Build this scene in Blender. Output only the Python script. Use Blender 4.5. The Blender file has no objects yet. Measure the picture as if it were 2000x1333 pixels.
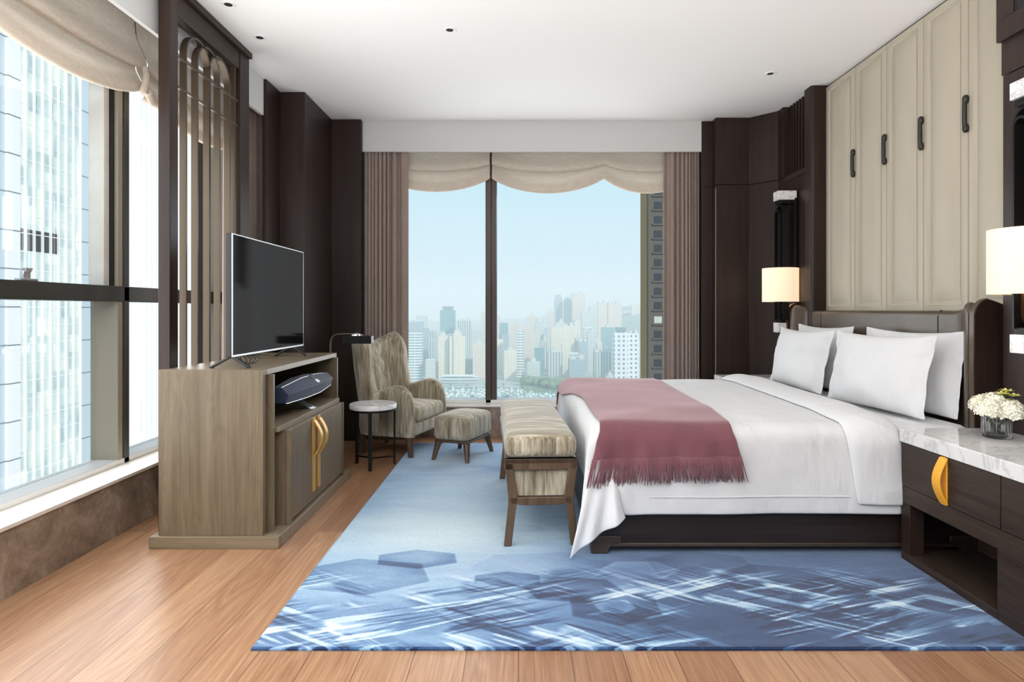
import bpy, bmesh, math, random
import numpy as np
from mathutils import Vector, Matrix

S = bpy.context.scene
PI = math.pi
# ------------------------------------------------------------------ camera
cam_d = bpy.data.cameras.new('camera')
cam = bpy.data.objects.new('camera', cam_d)
S.collection.objects.link(cam)
cam.location = (0, 0, 1.2)
cam.rotation_euler = (PI / 2, 0, 0)
cam_d.sensor_width = 36
cam_d.lens = 36 * 1240 / 2000
cam_d.shift_x = -13 / 2000
cam_d.shift_y = -60.5 / 2000
cam_d.clip_start = 0.02
cam_d.clip_end = 6000
S.camera = cam
# ------------------------------------------------------------------ view
S.view_settings.view_transform = 'Standard'
S.view_settings.look = 'None'
S.view_settings.gamma = 1
S.view_settings.use_curve_mapping = False
S.view_settings.exposure = 0.0
S.cycles.use_denoising = True
S.cycles.max_bounces = 10
S.cycles.diffuse_bounces = 6
S.cycles.glossy_bounces = 4
S.cycles.transparent_max_bounces = 16
S.cycles.transmission_bounces = 6
S.cycles.volume_bounces = 3
S.cycles.sample_clamp_indirect = 4
S.cycles.caustics_reflective = False
S.cycles.caustics_refractive = False
# ------------------------------------------------------------------ sky
world = bpy.data.worlds.new('sky')
S.world = world
world.use_nodes = True
wn = world.node_tree
wn.nodes.clear()
w_out = wn.nodes.new('ShaderNodeOutputWorld')
w_bg = wn.nodes.new('ShaderNodeBackground')
w_tc = wn.nodes.new('ShaderNodeTexCoord')
w_sep = wn.nodes.new('ShaderNodeSeparateXYZ')
w_ramp = wn.nodes.new('ShaderNodeValToRGB')
wn.links.new(w_tc.outputs['Generated'], w_sep.inputs[0])
wn.links.new(w_sep.outputs['Z'], w_ramp.inputs[0])
e = w_ramp.color_ramp.elements
e[0].position = 0.0; e[0].color = (0.74, 0.87, 0.95, 1)
e[1].position = 0.20; e[1].color = (0.62, 0.86, 0.96, 1)
e2 = e.new(0.5); e2.color = (0.60, 0.78, 0.95, 1)
e3 = e.new(0.07); e3.color = (0.70, 0.86, 0.96, 1)
wn.links.new(w_ramp.outputs[0], w_bg.inputs['Color'])
w_bg.inputs['Strength'].default_value = 1.0
wn.links.new(w_bg.outputs[0], w_out.inputs[0])


def lamp(name, kind, loc, energy, color=(1, 1, 1), rot=(0, 0, 0), size=None, size_y=None, **kw):
    d = bpy.data.lights.new(name, kind)
    d.energy = energy
    d.color = color
    if kind == 'AREA':
        d.shape = 'RECTANGLE'; d.size = size; d.size_y = size_y or size
    for k, v in kw.items():
        setattr(d, k, v)
    o = bpy.data.objects.new(name, d)
    o.location = loc; o.rotation_euler = rot
    S.collection.objects.link(o)
    return o


# late morning sun, high behind the hotel, falling on the towers outside
lamp('sun', 'SUN', (0, 0, 50), 3.4, (1.0, 0.94, 0.84), (math.radians(38), math.radians(48), 0), angle=math.radians(1.5))
# daylight entering through the two window walls
lamp('daylight_left', 'AREA', (-2.298, 2.3, 1.38), 102, (1.0, 0.985, 0.96), (0, -PI / 2, 0), 2.06, 5.0)
lamp('daylight_back', 'AREA', (0.15, 6.104, 1.34), 40, (0.97, 0.99, 1.0), (PI / 2 + 0.1, 0, PI), 2.9, 1.96)
# added fill lamp behind the camera, aimed up to brighten ceiling and room
lamp('bounce_fill', 'AREA', (0.0, -0.7, 1.26), 425, (0.965, 0.985, 1.0), (PI, 0, 0), 4.0, 2.0)

# ------------------------------------------------------------------ mesh helpers
random.seed(7)
rng = np.random.default_rng(7)


class MB:
    """collects faces, then builds ONE mesh object"""
    def __init__(self):
        self.v = []; self.f = []

    def add(self, vs, fs):
        n = len(self.v)
        self.v += [tuple(p) for p in vs]
        self.f += [tuple(i + n for i in f) for f in fs]
        return self

    def box(self, x0, x1, y0, y1, z0, z1):
        if x0 > x1: x0, x1 = x1, x0
        if y0 > y1: y0, y1 = y1, y0
        if z0 > z1: z0, z1 = z1, z0
        return self.add([(x0, y0, z0), (x1, y0, z0), (x1, y1, z0), (x0, y1, z0),
                         (x0, y0, z1), (x1, y0, z1), (x1, y1, z1), (x0, y1, z1)],
                        [(0, 3, 2, 1), (4, 5, 6, 7), (0, 1, 5, 4), (1, 2, 6, 5), (2, 3, 7, 6), (3, 0, 4, 7)])

    def prism(self, pts, a0, a1, axis='z'):
        """closed polygon pts (2D) extruded along an axis"""
        n = len(pts)
        def P(p, a):
            if axis == 'z': return (p[0], p[1], a)
            if axis == 'y': return (p[0], a, p[1])
            return (a, p[0], p[1])
        vs = [P(p, a0) for p in pts] + [P(p, a1) for p in pts]
        fs = [tuple(range(n)), tuple(range(2 * n - 1, n - 1, -1))]
        fs += [(i, i + n, (i + 1) % n + n, (i + 1) % n) for i in range(n)]
        return self.add(vs, fs)

    def grid(self, P, closed_u=False, closed_v=False):
        nu, nv = len(P), len(P[0])
        vs = [tuple(P[i][j]) for i in range(nu) for j in range(nv)]
        fs = []
        for i in range(nu if closed_u else nu - 1):
            for j in range(nv if closed_v else nv - 1):
                i2, j2 = (i + 1) % nu, (j + 1) % nv
                fs.append((i * nv + j, i2 * nv + j, i2 * nv + j2, i * nv + j2))
        return self.add(vs, fs)

    def tube(self, path, r, seg=12, r_end=None, caps=True, sx=1.0):
        path = [Vector(p) for p in path]
        n = len(path); rings = []
        up = None
        for i, p in enumerate(path):
            t = (path[min(i + 1, n - 1)] - path[max(i - 1, 0)]).normalized()
            if up is None:
                up = Vector((0, 0, 1)) if abs(t.z) < 0.9 else Vector((0, 1, 0))
            a = t.cross(up).normalized(); b = a.cross(t).normalized(); up = b
            rr = r if r_end is None else r + (r_end - r) * i / (n - 1)
            rings.append([p + a * math.cos(2 * PI * k / seg) * rr * sx + b * math.sin(2 * PI * k / seg) * rr for k in range(seg)])
        n0 = len(self.v)
        self.grid(rings, closed_v=True)
        if caps:
            self.f.append(tuple(n0 + k for k in range(seg))[::-1])
            self.f.append(tuple(n0 + (n - 1) * seg + k for k in range(seg)))
        return self

    def strip(self, path, w, h, wdir):
        """flat bar swept along path: w along wdir, h across"""
        path = [Vector(p) for p in path]; n = len(path); wd = Vector(wdir).normalized(); rings = []
        for i, p in enumerate(path):
            t = (path[min(i + 1, n - 1)] - path[max(i - 1, 0)]).normalized()
            nn = t.cross(wd).normalized()
            rings.append([p + wd * w / 2 + nn * h / 2, p - wd * w / 2 + nn * h / 2, p - wd * w / 2 - nn * h / 2, p + wd * w / 2 - nn * h / 2])
        n0 = len(self.v)
        self.grid(rings, closed_v=True)
        self.f.append((n0 + 3, n0 + 2, n0 + 1, n0)); m = n0 + (n - 1) * 4
        self.f.append((m, m + 1, m + 2, m + 3))
        return self

    def lathe(self, prof, c=(0, 0, 0), seg=32, ripple=None):
        rings = []
        for (r, z) in prof:
            ring = []
            for k in range(seg):
                a = 2 * PI * k / seg
                rr = r * (1 + (ripple(a, z) if ripple else 0))
                ring.append((c[0] + rr * math.cos(a), c[1] + rr * math.sin(a), c[2] + z))
            rings.append(ring)
        return self.grid(rings, closed_v=True)

    def cyl(self, c, r, z0, z1, seg=32):
        return self.lathe([(1e-4, z0), (r, z0), (r, z1), (1e-4, z1)], c, seg)

    def taper(self, p0, p1, s0, s1, sides=4, rot=PI / 4):
        """tapering leg between two points"""
        p0, p1 = Vector(p0), Vector(p1)
        A = [p0 + Vector((math.cos(rot + 2 * PI * k / sides) * s0, math.sin(rot + 2 * PI * k / sides) * s0, 0)) for k in range(sides)]
        B = [p1 + Vector((math.cos(rot + 2 * PI * k / sides) * s1, math.sin(rot + 2 * PI * k / sides) * s1, 0)) for k in range(sides)]
        n = len(self.v)
        self.grid([A, B], closed_v=True)
        self.f.append(tuple(n + k for k in range(sides))[::-1]); self.f.append(tuple(n + sides + k for k in range(sides)))
        return self

    def build(self, name, mat, parent=None, bevel=0, bseg=2, smooth=False, sub=0, solid=0, org=None, sharp=40):
        me = bpy.data.meshes.new(name)
        o = bpy.data.objects.new(name, me)
        S.collection.objects.link(o)
        off = Vector((0, 0, 0))
        if parent is not None:
            if not parent.get('local'):
                q = parent
                while q is not None:
                    off = off + q.location; q = q.parent
            o.parent = parent
            if parent.get('local'): o['local'] = 1
        elif org is not None:
            off = Vector(org); o.location = off
        vs = [(p[0] - off.x, p[1] - off.y, p[2] - off.z) for p in self.v]
        me.from_pydata(vs, [], self.f)
        bm = bmesh.new(); bm.from_mesh(me)
        bmesh.ops.recalc_face_normals(bm, faces=bm.faces)
        bm.to_mesh(me); bm.free()
        if mat is not None: me.materials.append(mat)
        if smooth:
            me.polygons.foreach_set('use_smooth', [True] * len(me.polygons))
            if sharp: me.set_sharp_from_angle(angle=math.radians(sharp))
        if solid:
            m = o.modifiers.new('thickness', 'SOLIDIFY'); m.thickness = solid; m.offset = 0
        if bevel:
            m = o.modifiers.new('rounding', 'BEVEL'); m.width = bevel; m.segments = bseg; m.limit_method = 'ANGLE'; m.angle_limit = math.radians(40)
            m.harden_normals = False
            if not smooth:
                me.polygons.foreach_set('use_smooth', [True] * len(me.polygons))
                me.set_sharp_from_angle(angle=math.radians(40))
        if sub:
            m = o.modifiers.new('soft', 'SUBSURF'); m.levels = sub; m.render_levels = sub
        return o


def B(*a):
    return MB().box(*a)


def tag(o, label, cat, group=None):
    o['label'] = label; o['category'] = cat
    if group: o['group'] = group
    return o


def thing(name, label, cat, loc, rotz=0, group=None, local=False):
    o = bpy.data.objects.new(name, None)
    S.collection.objects.link(o)
    o.location = loc; o.rotation_euler = (0, 0, rotz)
    o.empty_display_size = 0.05
    if local: o['local'] = 1
    return tag(o, label, cat, group)


def struct(o):
    o['kind'] = 'structure'
    return o


def rbox(x0, x1, y0, y1, z0, z1, r, crown=0.0, n=10, pinch=0.0):
    """soft upholstered box with rounded edges and a crowned top"""
    cx, cy, cz = (x0 + x1) / 2, (y0 + y1) / 2, (z0 + z1) / 2
    hx, hy, hz = (x1 - x0) / 2, (y1 - y0) / 2, (z1 - z0) / 2
    mb = MB()
    def prm(h):
        k = 4
        edge = [-h + r * (1 - math.cos(PI / 2 * i / k)) for i in range(k)]
        mid = list(np.linspace(-h + r, h - r, n))
        return edge + mid + [-q for q in edge[::-1]]
    def proj(x, y, z):
        # rounded box: clamp to the inner box, push out by r
        ix, iy, iz = max(-hx + r, min(hx - r, x)), max(-hy + r, min(hy - r, y)), max(-hz + r, min(hz - r, z))
        d = Vector((x - ix, y - iy, z - iz))
        if d.length > 1e-9: d = d.normalized() * r
        px, py, pz = ix + d.x, iy + d.y, iz + d.z
        u, v = px / hx, py / hy
        c = crown * max(0, 1 - u * u) * max(0, 1 - v * v)
        pz += c if pz > 0 else 0
        s = 1 + pinch * (1 - (pz / hz) ** 2)
        return (cx + px * s, cy + py * s, cz + pz)
    X, Y, Z = prm(hx), prm(hy), prm(hz)
    for sgn in (-1, 1):
        mb.grid([[proj(x, y, sgn * hz) for y in Y] for x in X])
        mb.grid([[proj(x, sgn * hy, z) for z in Z] for x in X])
        mb.grid([[proj(sgn * hx, y, z) for z in Z] for y in Y])
    return weld(mb)


def weld(mb, eps=1e-5):
    key = {}; remap = []; nv = []
    for p in mb.v:
        k = (round(p[0] / eps), round(p[1] / eps), round(p[2] / eps))
        if k not in key:
            key[k] = len(nv); nv.append(p)
        remap.append(key[k])
    fs = []
    for f in mb.f:
        g = []
        for i in f:
            j = remap[i]
            if not g or g[-1] != j: g.append(j)
        if len(g) > 1 and g[0] == g[-1]: g.pop()
        if len(g) >= 3: fs.append(tuple(g))
    mb.v, mb.f = nv, fs
    return mb


def sstep(a, b, x):
    t = max(0.0, min(1.0, (x - a) / (b - a)))
    return t * t * (3 - 2 * t)


# ------------------------------------------------------------------ material helpers
def srgb(r, g, b):
    f = lambda c: (c / 255 / 12.92) if c / 255 <= 0.04045 else ((c / 255 + 0.055) / 1.055) ** 2.4
    return (f(r), f(g), f(b), 1)


class NT:
    def __init__(self, name):
        self.m = bpy.data.materials.new(name); self.m.use_nodes = True
        self.t = self.m.node_tree; self.t.nodes.clear()
        self.out = self.t.nodes.new('ShaderNodeOutputMaterial')

    def n(self, kind, ins=None, **props):
        nd = self.t.nodes.new('ShaderNode' + kind)
        for k, v in props.items(): setattr(nd, k, v)
        for k, v in (ins or {}).items():
            self.set(nd.inputs[k], v)
        return nd

    def set(self, sock, v):
        if isinstance(v, bpy.types.NodeSocket): self.t.links.new(v, sock)
        elif isinstance(v, bpy.types.Node): self.t.links.new(v.outputs[0], sock)
        else: sock.default_value = v

    def math(self, op, a, b=0.0, c=0.0):
        return self.n('Math', {0: a, 1: b, 2: c}, operation=op).outputs[0]

    def mix(self, f, a, b, blend='MIX'):
        nd = self.n('Mix', None, data_type='RGBA', blend_type=blend)
        self.set(nd.inputs[0], f); self.set(nd.inputs[6], a); self.set(nd.inputs[7], b)
        return nd.outputs[2]

    def ramp(self, f, stops, interp='LINEAR'):
        nd = self.n('ValToRGB', {0: f})
        nd.color_ramp.interpolation = interp
        el = nd.color_ramp.elements
        for i, (p, c) in enumerate(stops):
            x = el[i] if i < 2 else el.new(p)
            x.position = p; x.color = c if not isinstance(c, (int, float)) else (c, c, c, 1)
        return nd.outputs[0]

    def coord(self, scale=(1, 1, 1), rot=(0, 0, 0), loc=(0, 0, 0), src='Object'):
        tc = self.n('TexCoord')
        return self.n('Mapping', {'Vector': tc.outputs[src], 'Scale': scale, 'Rotation': rot, 'Location': loc}).outputs[0]

    def noise(self, vec, scale=5.0, detail=3.0, rough=0.5, dist=0.0):
        return self.n('TexNoise', {'Vector': vec, 'Scale': scale, 'Detail': detail, 'Roughness': rough, 'Distortion': dist}).outputs[0]

    def bump(self, h, strength=0.2, dist=0.01):
        return self.n('Bump', {'Height': h, 'Strength': strength, 'Distance': dist}).outputs[0]

    def surf(self, color, rough=0.5, metal=0.0, normal=None, spec=0.5, sheen=0.0, coat=0.0, **kw):
        p = self.n('BsdfPrincipled', {'Base Color': color, 'Roughness': rough, 'Metallic': metal, 'Specular IOR Level': spec})
        if normal is not None: self.set(p.inputs['Normal'], normal)
        if sheen: p.inputs['Sheen Weight'].default_value = sheen
        if coat: p.inputs['Coat Weight'].default_value = coat; p.inputs['Coat Roughness'].default_value = 0.15
        for k, v in kw.items(): self.set(p.inputs[k.replace('_', ' ')], v)
        self.t.links.new(p.outputs[0], self.out.inputs[0])
        return self.m


def plain(name, col, rough=0.5, metal=0.0, spec=0.5, **kw):
    return NT(name).surf(col, rough, metal, spec=spec, **kw)


def wood(name, c0, c1, c2, axis='z', rough=0.45, fine=1.0, spec=0.4, bump=0.05, figure=0.5):
    N = NT(name)
    k = {'x': (1.2, 22, 22), 'y': (22, 1.2, 22), 'z': (22, 22, 1.2)}[axis]
    k2 = {'x': (2, 160, 160), 'y': (160, 2, 160), 'z': (160, 160, 2)}[axis]
    k3 = {'x': (.8, 5, 5), 'y': (5, .8, 5), 'z': (5, 5, .8)}[axis]
    big = N.noise(N.coord(k3), 1.6, 2, 0.5, 0.6)
    rings = N.math('FRACT', N.math('MULTIPLY', big, 9.0))
    rings = N.math('ABSOLUTE', N.math('SUBTRACT', rings, 0.5))
    gr = N.noise(N.coord(k), 1.0 * fine, 4, 0.6, 0.3)
    fi = N.noise(N.coord(k2), 1.0 * fine, 2, 0.5)
    f = N.math('ADD', N.math('MULTIPLY', gr, 0.7), N.math('MULTIPLY', rings, figure * 0.5))
    f = N.math('ADD', f, N.math('MULTIPLY', N.math('SUBTRACT', fi, 0.5), 0.5))
    col = N.ramp(f, [(0.22, c0), (0.78, c2), (0.5, c1)])
    return N.surf(col, rough, normal=N.bump(fi, bump, 0.002), spec=spec)


def woven(name, c0, c1, rough=0.9, scale=900, spec=0.15, sheen=0.3, streak=None, bump=0.15):
    N = NT(name)
    a = N.noise(N.coord((scale, scale, scale * 0.04)), 1.0, 2)
    b = N.noise(N.coord((scale * 0.04, scale * 0.04, scale)), 1.0, 2)
    f = N.math('MULTIPLY', N.math('ADD', a, b), 0.5)
    f = N.math('ADD', N.math('MULTIPLY', f, 0.75), N.math('MULTIPLY', N.noise(N.coord((3, 3, 3)), 1.0, 3), 0.25))
    col = N.ramp(f, [(0.38, c0), (0.62, c1)])
    return N.surf(col, rough, normal=N.bump(f, bump, 0.002), spec=spec, sheen=sheen)


def chenille(name, c0, c1, c2, vert='z'):
    """upholstery with broken streaks: upright on the sides, crosswise on top"""
    N = NT(name)
    geo = N.n('NewGeometry')
    tc = N.n('TexCoord')
    sep = N.n('SeparateXYZ', {0: tc.outputs['Normal']})
    topf = N.ramp(N.math('ABSOLUTE', sep.outputs['Z']), [(0.6, 0), (0.8, 1)])
    side = N.noise(N.coord((75, 75, 5)), 1.0, 3, 0.6, 0.3)
    side2 = N.noise(N.coord((24, 24, 3.2)), 1.0, 2, 0.5, 0.4)
    top = N.noise(N.coord((5, 75, 30)), 1.0, 3, 0.6, 0.3)
    top2 = N.noise(N.coord((3.2, 24, 10)), 1.0, 2, 0.5, 0.4)
    f1 = N.math('ADD', N.math('MULTIPLY', side, 0.5), N.math('MULTIPLY', side2, 0.5))
    f2 = N.math('ADD', N.math('MULTIPLY', top, 0.5), N.math('MULTIPLY', top2, 0.5))
    f = N.mix(topf, f1, f2)
    tn = N.noise(N.coord((400, 400, 400)), 1.0, 2)
    col = N.ramp(f, [(0.36, c0), (0.64, c2), (0.5, c1)])
    return N.surf(col, 0.9, normal=N.bump(N.math('ADD', f, N.math('MULTIPLY', tn, 0.4)), 0.25, 0.004), spec=0.15, sheen=0.4)


def marble(name, base, vein, rough=0.12, scale=1.0, amount=0.5):
    N = NT(name)
    v = N.coord((scale, scale, scale))
    w = N.n('TexNoise', {'Vector': v, 'Scale': 2.2, 'Detail': 6, 'Roughness': 0.62, 'Distortion': 1.6}).outputs[0]
    r = N.math('ABSOLUTE', N.math('SUBTRACT', w, 0.5))
    vein_f = N.ramp(r, [(0.0, 1.0), (0.035, 0.0), (0.008, 0.5)])
    w2 = N.noise(N.coord((scale * .6, scale * 1.2, scale)), 2.0, 4, 0.55, 0.8)
    cloud = N.ramp(w2, [(0.42, 0.0), (0.75, 0.55)])
    f = N.math('MINIMUM', N.math('ADD', N.math('MULTIPLY', vein_f, amount), N.math('MULTIPLY', cloud, amount * 0.8)), 1.0)
    return N.surf(N.mix(f, base, vein), rough, spec=0.5)


M = {}
M['ceiling'] = plain('ceiling_paint', (0.93, 0.93, 0.92, 1), 0.9, spec=0.1)
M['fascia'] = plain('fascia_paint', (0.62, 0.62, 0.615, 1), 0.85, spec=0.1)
dk0, dk1, dk2 = (0.020, 0.011, 0.009, 1), (0.033, 0.0195, 0.015, 1), (0.048, 0.029, 0.022, 1)
M['dark_wood'] = wood('dark_stained_wood', dk0, dk1, dk2, 'z', 0.4, figure=0.15, spec=0.28)
M['dark_wood_y'] = wood('dark_stained_wood_along', (0.022, 0.014, 0.0105, 1), (0.042, 0.028, 0.020, 1), (0.074, 0.047, 0.032, 1), 'y', 0.42, figure=0.35, spec=0.25)
M['dark_wood_x'] = wood('dark_stained_wood_across', (0.014, 0.009, 0.008, 1), (0.024, 0.016, 0.0135, 1), (0.036, 0.024, 0.02, 1), 'x', 0.36, figure=0.2, spec=0.4)
M['dark_wood_edge'] = wood('brown_moulding', (0.035, 0.022, 0.016, 1), (0.06, 0.04, 0.028, 1), (0.085, 0.06, 0.043, 1), 'x', 0.4, figure=0.2)
M['oak'] = wood('greige_oak', srgb(92, 80, 63), srgb(113, 100, 80), srgb(128, 115, 95), 'z', 0.42, figure=0.45)
M['oak_y'] = wood('greige_oak_along', srgb(110, 97, 79), srgb(134, 120, 99), srgb(152, 138, 117), 'y', 0.35, figure=0.3)
M['oak_x'] = wood('greige_oak_across', srgb(108, 95, 76), srgb(128, 114, 92), srgb(142, 128, 106), 'x', 0.4, figure=0.3)
M['oak_door'] = wood('greige_oak_door', srgb(100, 86, 68), srgb(116, 101, 82), srgb(128, 113, 93), 'z', 0.42, figure=0.15)
M['leg_wood'] = wood('brown_leg_wood', srgb(72, 56, 42), srgb(96, 76, 58), srgb(115, 93, 72), 'z', 0.4, figure=0.2)
M['chenille'] = chenille('olive_chenille', srgb(102, 92, 74), srgb(149, 139, 119), srgb(192, 183, 164))
_n = NT('linen_blind')
_f = _n.math('MULTIPLY', _n.math('ADD', _n.noise(_n.coord((300, 300, 14)), 1.0, 2), _n.noise(_n.coord((14, 14, 300)), 1.0, 2)), 0.5)
_c = _n.ramp(_f, [(0.36, srgb(204, 190, 174)), (0.64, srgb(228, 217, 204))])
_nb = _n.bump(_f, 0.1, 0.002)
_mx = _n.n('MixShader', {0: 0.3, 1: _n.n('BsdfDiffuse', {'Color': _c, 'Normal': _nb}).outputs[0], 2: _n.n('BsdfTranslucent', {'Color': _c, 'Normal': _nb}).outputs[0]})
_n.t.links.new(_mx.outputs[0], _n.out.inputs[0])
M['linen'] = _n.m
M['curtain'] = woven('taupe_curtain', srgb(140, 123, 115), srgb(164, 147, 138), 0.85, scale=700)
_n = NT('white_cotton')
_wr = _n.math('ADD', _n.noise(_n.coord((5, 5, 3)), 1.0, 3, 0.5, 0.5), _n.math('MULTIPLY', _n.noise(_n.coord((26, 26, 12)), 1.0, 2), 0.12))
M['cotton'] = _n.surf((0.66, 0.66, 0.67, 1), 0.85, normal=_n.bump(_wr, 0.5, 0.04), spec=0.15, sheen=0.12)
M['leather'] = NT('brown_leather')
_n = M['leather']; _v = _n.noise(_n.coord((260, 260, 260)), 1.0, 3)
M['leather'] = _n.surf(_n.ramp(_n.noise(_n.coord((4, 4, 4)), 1, 2), [(0.3, srgb(70, 58, 47)), (0.7, srgb(88, 74, 62))]), 0.36, normal=_n.bump(_v, 0.12, 0.001), spec=0.5)
M['leather_dark'] = plain('dark_leather_pull', srgb(34, 29, 25), 0.45)
_n = NT('beige_panel_leather')
_v = _n.noise(_n.coord((300, 300, 300)), 1.0, 2)
M['panel'] = _n.surf(_n.ramp(_n.noise(_n.coord((3, 3, 1)), 1, 2), [(0.3, srgb(172, 163, 146)), (0.7, srgb(182, 173, 156))]), 0.5, normal=_n.bump(_v, 0.04, 0.001), spec=0.4)
M['panel_gap'] = plain('panel_gap', srgb(90, 80, 68), 0.8)
M['frame'] = plain('window_aluminium', srgb(64, 65, 60), 0.42, 0.3, 0.5)
M['frame_warm'] = plain('window_aluminium_warm', srgb(158, 150, 134), 0.4, 0.1, 0.5)
M['gap_dark'] = plain('window_gap_shade', srgb(30, 30, 28), 0.5, 0.2)  # near-black for the gap beside the sash, its shade in the colour
M['frame_back'] = plain('window_bronze', srgb(78, 68, 64), 0.45, 0.2)
M['bronze'] = plain('dark_bronze', (0.085, 0.062, 0.042, 1), 0.36, 0.55)
M['black_metal'] = plain('black_metal', (0.012, 0.011, 0.011, 1), 0.35, 0.6)
M['copper'] = plain('copper_bronze', (0.20, 0.11, 0.062, 1), 0.32, 0.85)
M['brass'] = plain('brass', srgb(208, 162, 84), 0.36, 0.35)
M['yellow_leather'] = plain('yellow_leather', srgb(232, 166, 52), 0.5, spec=0.35)
M['chrome'] = plain('brushed_silver', (0.75, 0.76, 0.78, 1), 0.25, 0.9)
M['silver'] = plain('silver_bezel', (0.5, 0.51, 0.54, 1), 0.3, 0.7)
_n = NT('television_glass')
_mx = _n.n('MixShader', {0: 0.022, 1: _n.n('BsdfDiffuse', {'Color': (0.007, 0.007, 0.008, 1)}).outputs[0], 2: _n.n('BsdfGlossy', {'Roughness': 0.08}).outputs[0]})
_n.t.links.new(_mx.outputs[0], _n.out.inputs[0])
M['screen'] = _n.m
M['black'] = plain('black_plastic', (0.008, 0.008, 0.009, 1), 0.4)
M['navy'] = woven('navy_speaker_cloth', srgb(38, 46, 66), srgb(56, 66, 90), 0.7, scale=900, sheen=0.2)
M['marble'] = marble('white_marble', srgb(232, 231, 230), srgb(120, 116, 114), 0.1, 2.2, 0.55)
M['marble_grey'] = marble('grey_marble_top', srgb(222, 221, 220), srgb(118, 117, 118), 0.06, 1.1, 0.42)
M['white_metal'] = plain('white_trim', (0.85, 0.85, 0.84, 1), 0.4)
M['shade_black'] = plain('painted_recess_shade', (0.01, 0.01, 0.01, 1), 0.8)  # near-black that carries the shade of a recess in its colour

# brown stone under the windows
_n = NT('brown_travertine')
_a = _n.noise(_n.coord((4, 4, 4)), 1.0, 8, 0.7, 0.8)
_b = _n.noise(_n.coord((34, 34, 34)), 1.0, 4, 0.65)
_f = _n.math('ADD', _n.math('MULTIPLY', _a, 0.75), _n.math('MULTIPLY', _b, 0.25))
M['stone'] = _n.surf(_n.ramp(_f, [(0.36, srgb(104, 90, 78)), (0.64, srgb(176, 160, 145)), (0.5, srgb(140, 124, 110))]), 0.3, spec=0.5)
_n = NT('pale_sill_stone')
M['sill'] = _n.surf(_n.ramp(_n.noise(_n.coord((4, 4, 4)), 1.0, 6, 0.6, 0.6), [(0.3, srgb(226, 221, 212)), (0.7, srgb(240, 237, 230))]), 0.2, spec=0.5)

# oak floorboards running away from the camera
_n = NT('oak_floorboards')
_tc = _n.coord((1, 1, 1), (0, 0, PI / 2))
_br = _n.n('TexBrick', {'Vector': _tc, 'Color1': (0, 0, 0, 1), 'Color2': (1, 1, 1, 1), 'Mortar': (0.5, 0.5, 0.5, 1), 'Scale': 1.0, 'Mortar Size': 0.0016,
                        'Mortar Smooth': 0.3, 'Bias': 0.0, 'Brick Width': 9.3, 'Row Height': 0.182}, offset=0.37)
_vo = _n.n('Mix', None, data_type='VECTOR')
_off = _n.n('VectorMath', {0: _br.outputs['Color'], 1: (7.3, 3.1, 5.7)}, operation='MULTIPLY').outputs[0]
_base = _n.n('TexCoord').outputs['Object']
_vec = _n.n('VectorMath', {0: _base, 1: _off}, operation='ADD').outputs[0]
_big = _n.noise(_n.n('Mapping', {'Vector': _vec, 'Scale': (7, 0.55, 1)}).outputs[0], 1.0, 2, 0.5, 0.7)
_rg = _n.math('ABSOLUTE', _n.math('SUBTRACT', _n.math('FRACT', _n.math('MULTIPLY', _big, 12.0)), 0.5))
_fin = _n.noise(_n.n('Mapping', {'Vector': _vec, 'Scale': (150, 3.5, 1)}).outputs[0], 1.0, 3, 0.6)
_f = _n.math('ADD', _n.math('ADD', _n.math('MULTIPLY', _rg, 0.34), 0.08), _n.math('MULTIPLY', _fin, 0.74))
_f = _n.math('ADD', _f, _n.math('MULTIPLY', _n.math('SUBTRACT', _n.n('SeparateColor', {0: _br.outputs['Color']}).outputs[0], 0.5), 0.34))
_c = _n.ramp(_f, [(0.12, srgb(116, 80, 57)), (0.98, srgb(182, 146, 113)), (0.5, srgb(147, 109, 81))])
_c = _n.mix(_br.outputs['Fac'], _c, srgb(92, 62, 46))
M['floor'] = _n.surf(_c, 0.34, normal=_n.bump(_n.math('SUBTRACT', _fin, _n.math('MULTIPLY', _br.outputs['Fac'], 1.5)), 0.12, 0.002), spec=0.45)

# clear window glass: lets light straight through, mirrors a little
_n = NT('window_glass')
_fr = _n.n('Fresnel', {'IOR': 1.3})
_mx = _n.n('MixShader', {0: _n.math('MULTIPLY', _fr, 0.12), 1: _n.n('BsdfTransparent', {'Color': (0.98, 0.99, 0.99, 1)}).outputs[0], 2: _n.n('BsdfGlossy', {'Roughness': 0.02}).outputs[0]})
_n.t.links.new(_mx.outputs[0], _n.out.inputs[0])
M['glass'] = _n.m

# ================================================================== THE ROOM
HC = 2.95           # ceiling height
struct(B(-2.6, 3.2, -6.0, 6.45, -0.12, 0.0).build('floor', M['floor']))
struct(B(-2.6, 3.2, -6.0, 6.45, HC, HC + 0.15).build('ceiling', M['ceiling']))

# ---- left window wall: stone upstand, sill, frames
struct(B(-2.55, -2.13, -6.0, 5.09, 0.0, 0.285).build('wall_left', M['stone']))
struct(B(-2.55, -2.122, -6.0, 5.09, 0.285, 0.305).build('trim_1', M['sill'], bevel=0.003))
wl = struct(B(-2.47, -2.305, -6.0, 5.09, 0.305, 0.335).build('window_1', M['white_metal'], bevel=0.003))
B(-2.47, -2.305, -6.0, 5.09, 2.86, 2.95).build('head_rail', M['frame'], wl)
B(-2.46, -2.305, -6.0, 5.09, 1.249, 1.338).build('transom', M['frame'], wl, bevel=0.004)
for y in (-2.5, -0.95, 0.6, 2.13, 3.66, 5.0):
    B(-2.47, -2.31, y, y + 0.045, 0.305, 2.95).build('mullion', M['frame_warm'], wl, bevel=0.003)
    B(-2.47, -2.305, y + 0.05, y + 0.10, 0.305, 2.95).build('mullion', M['frame'], wl, bevel=0.003)
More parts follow.
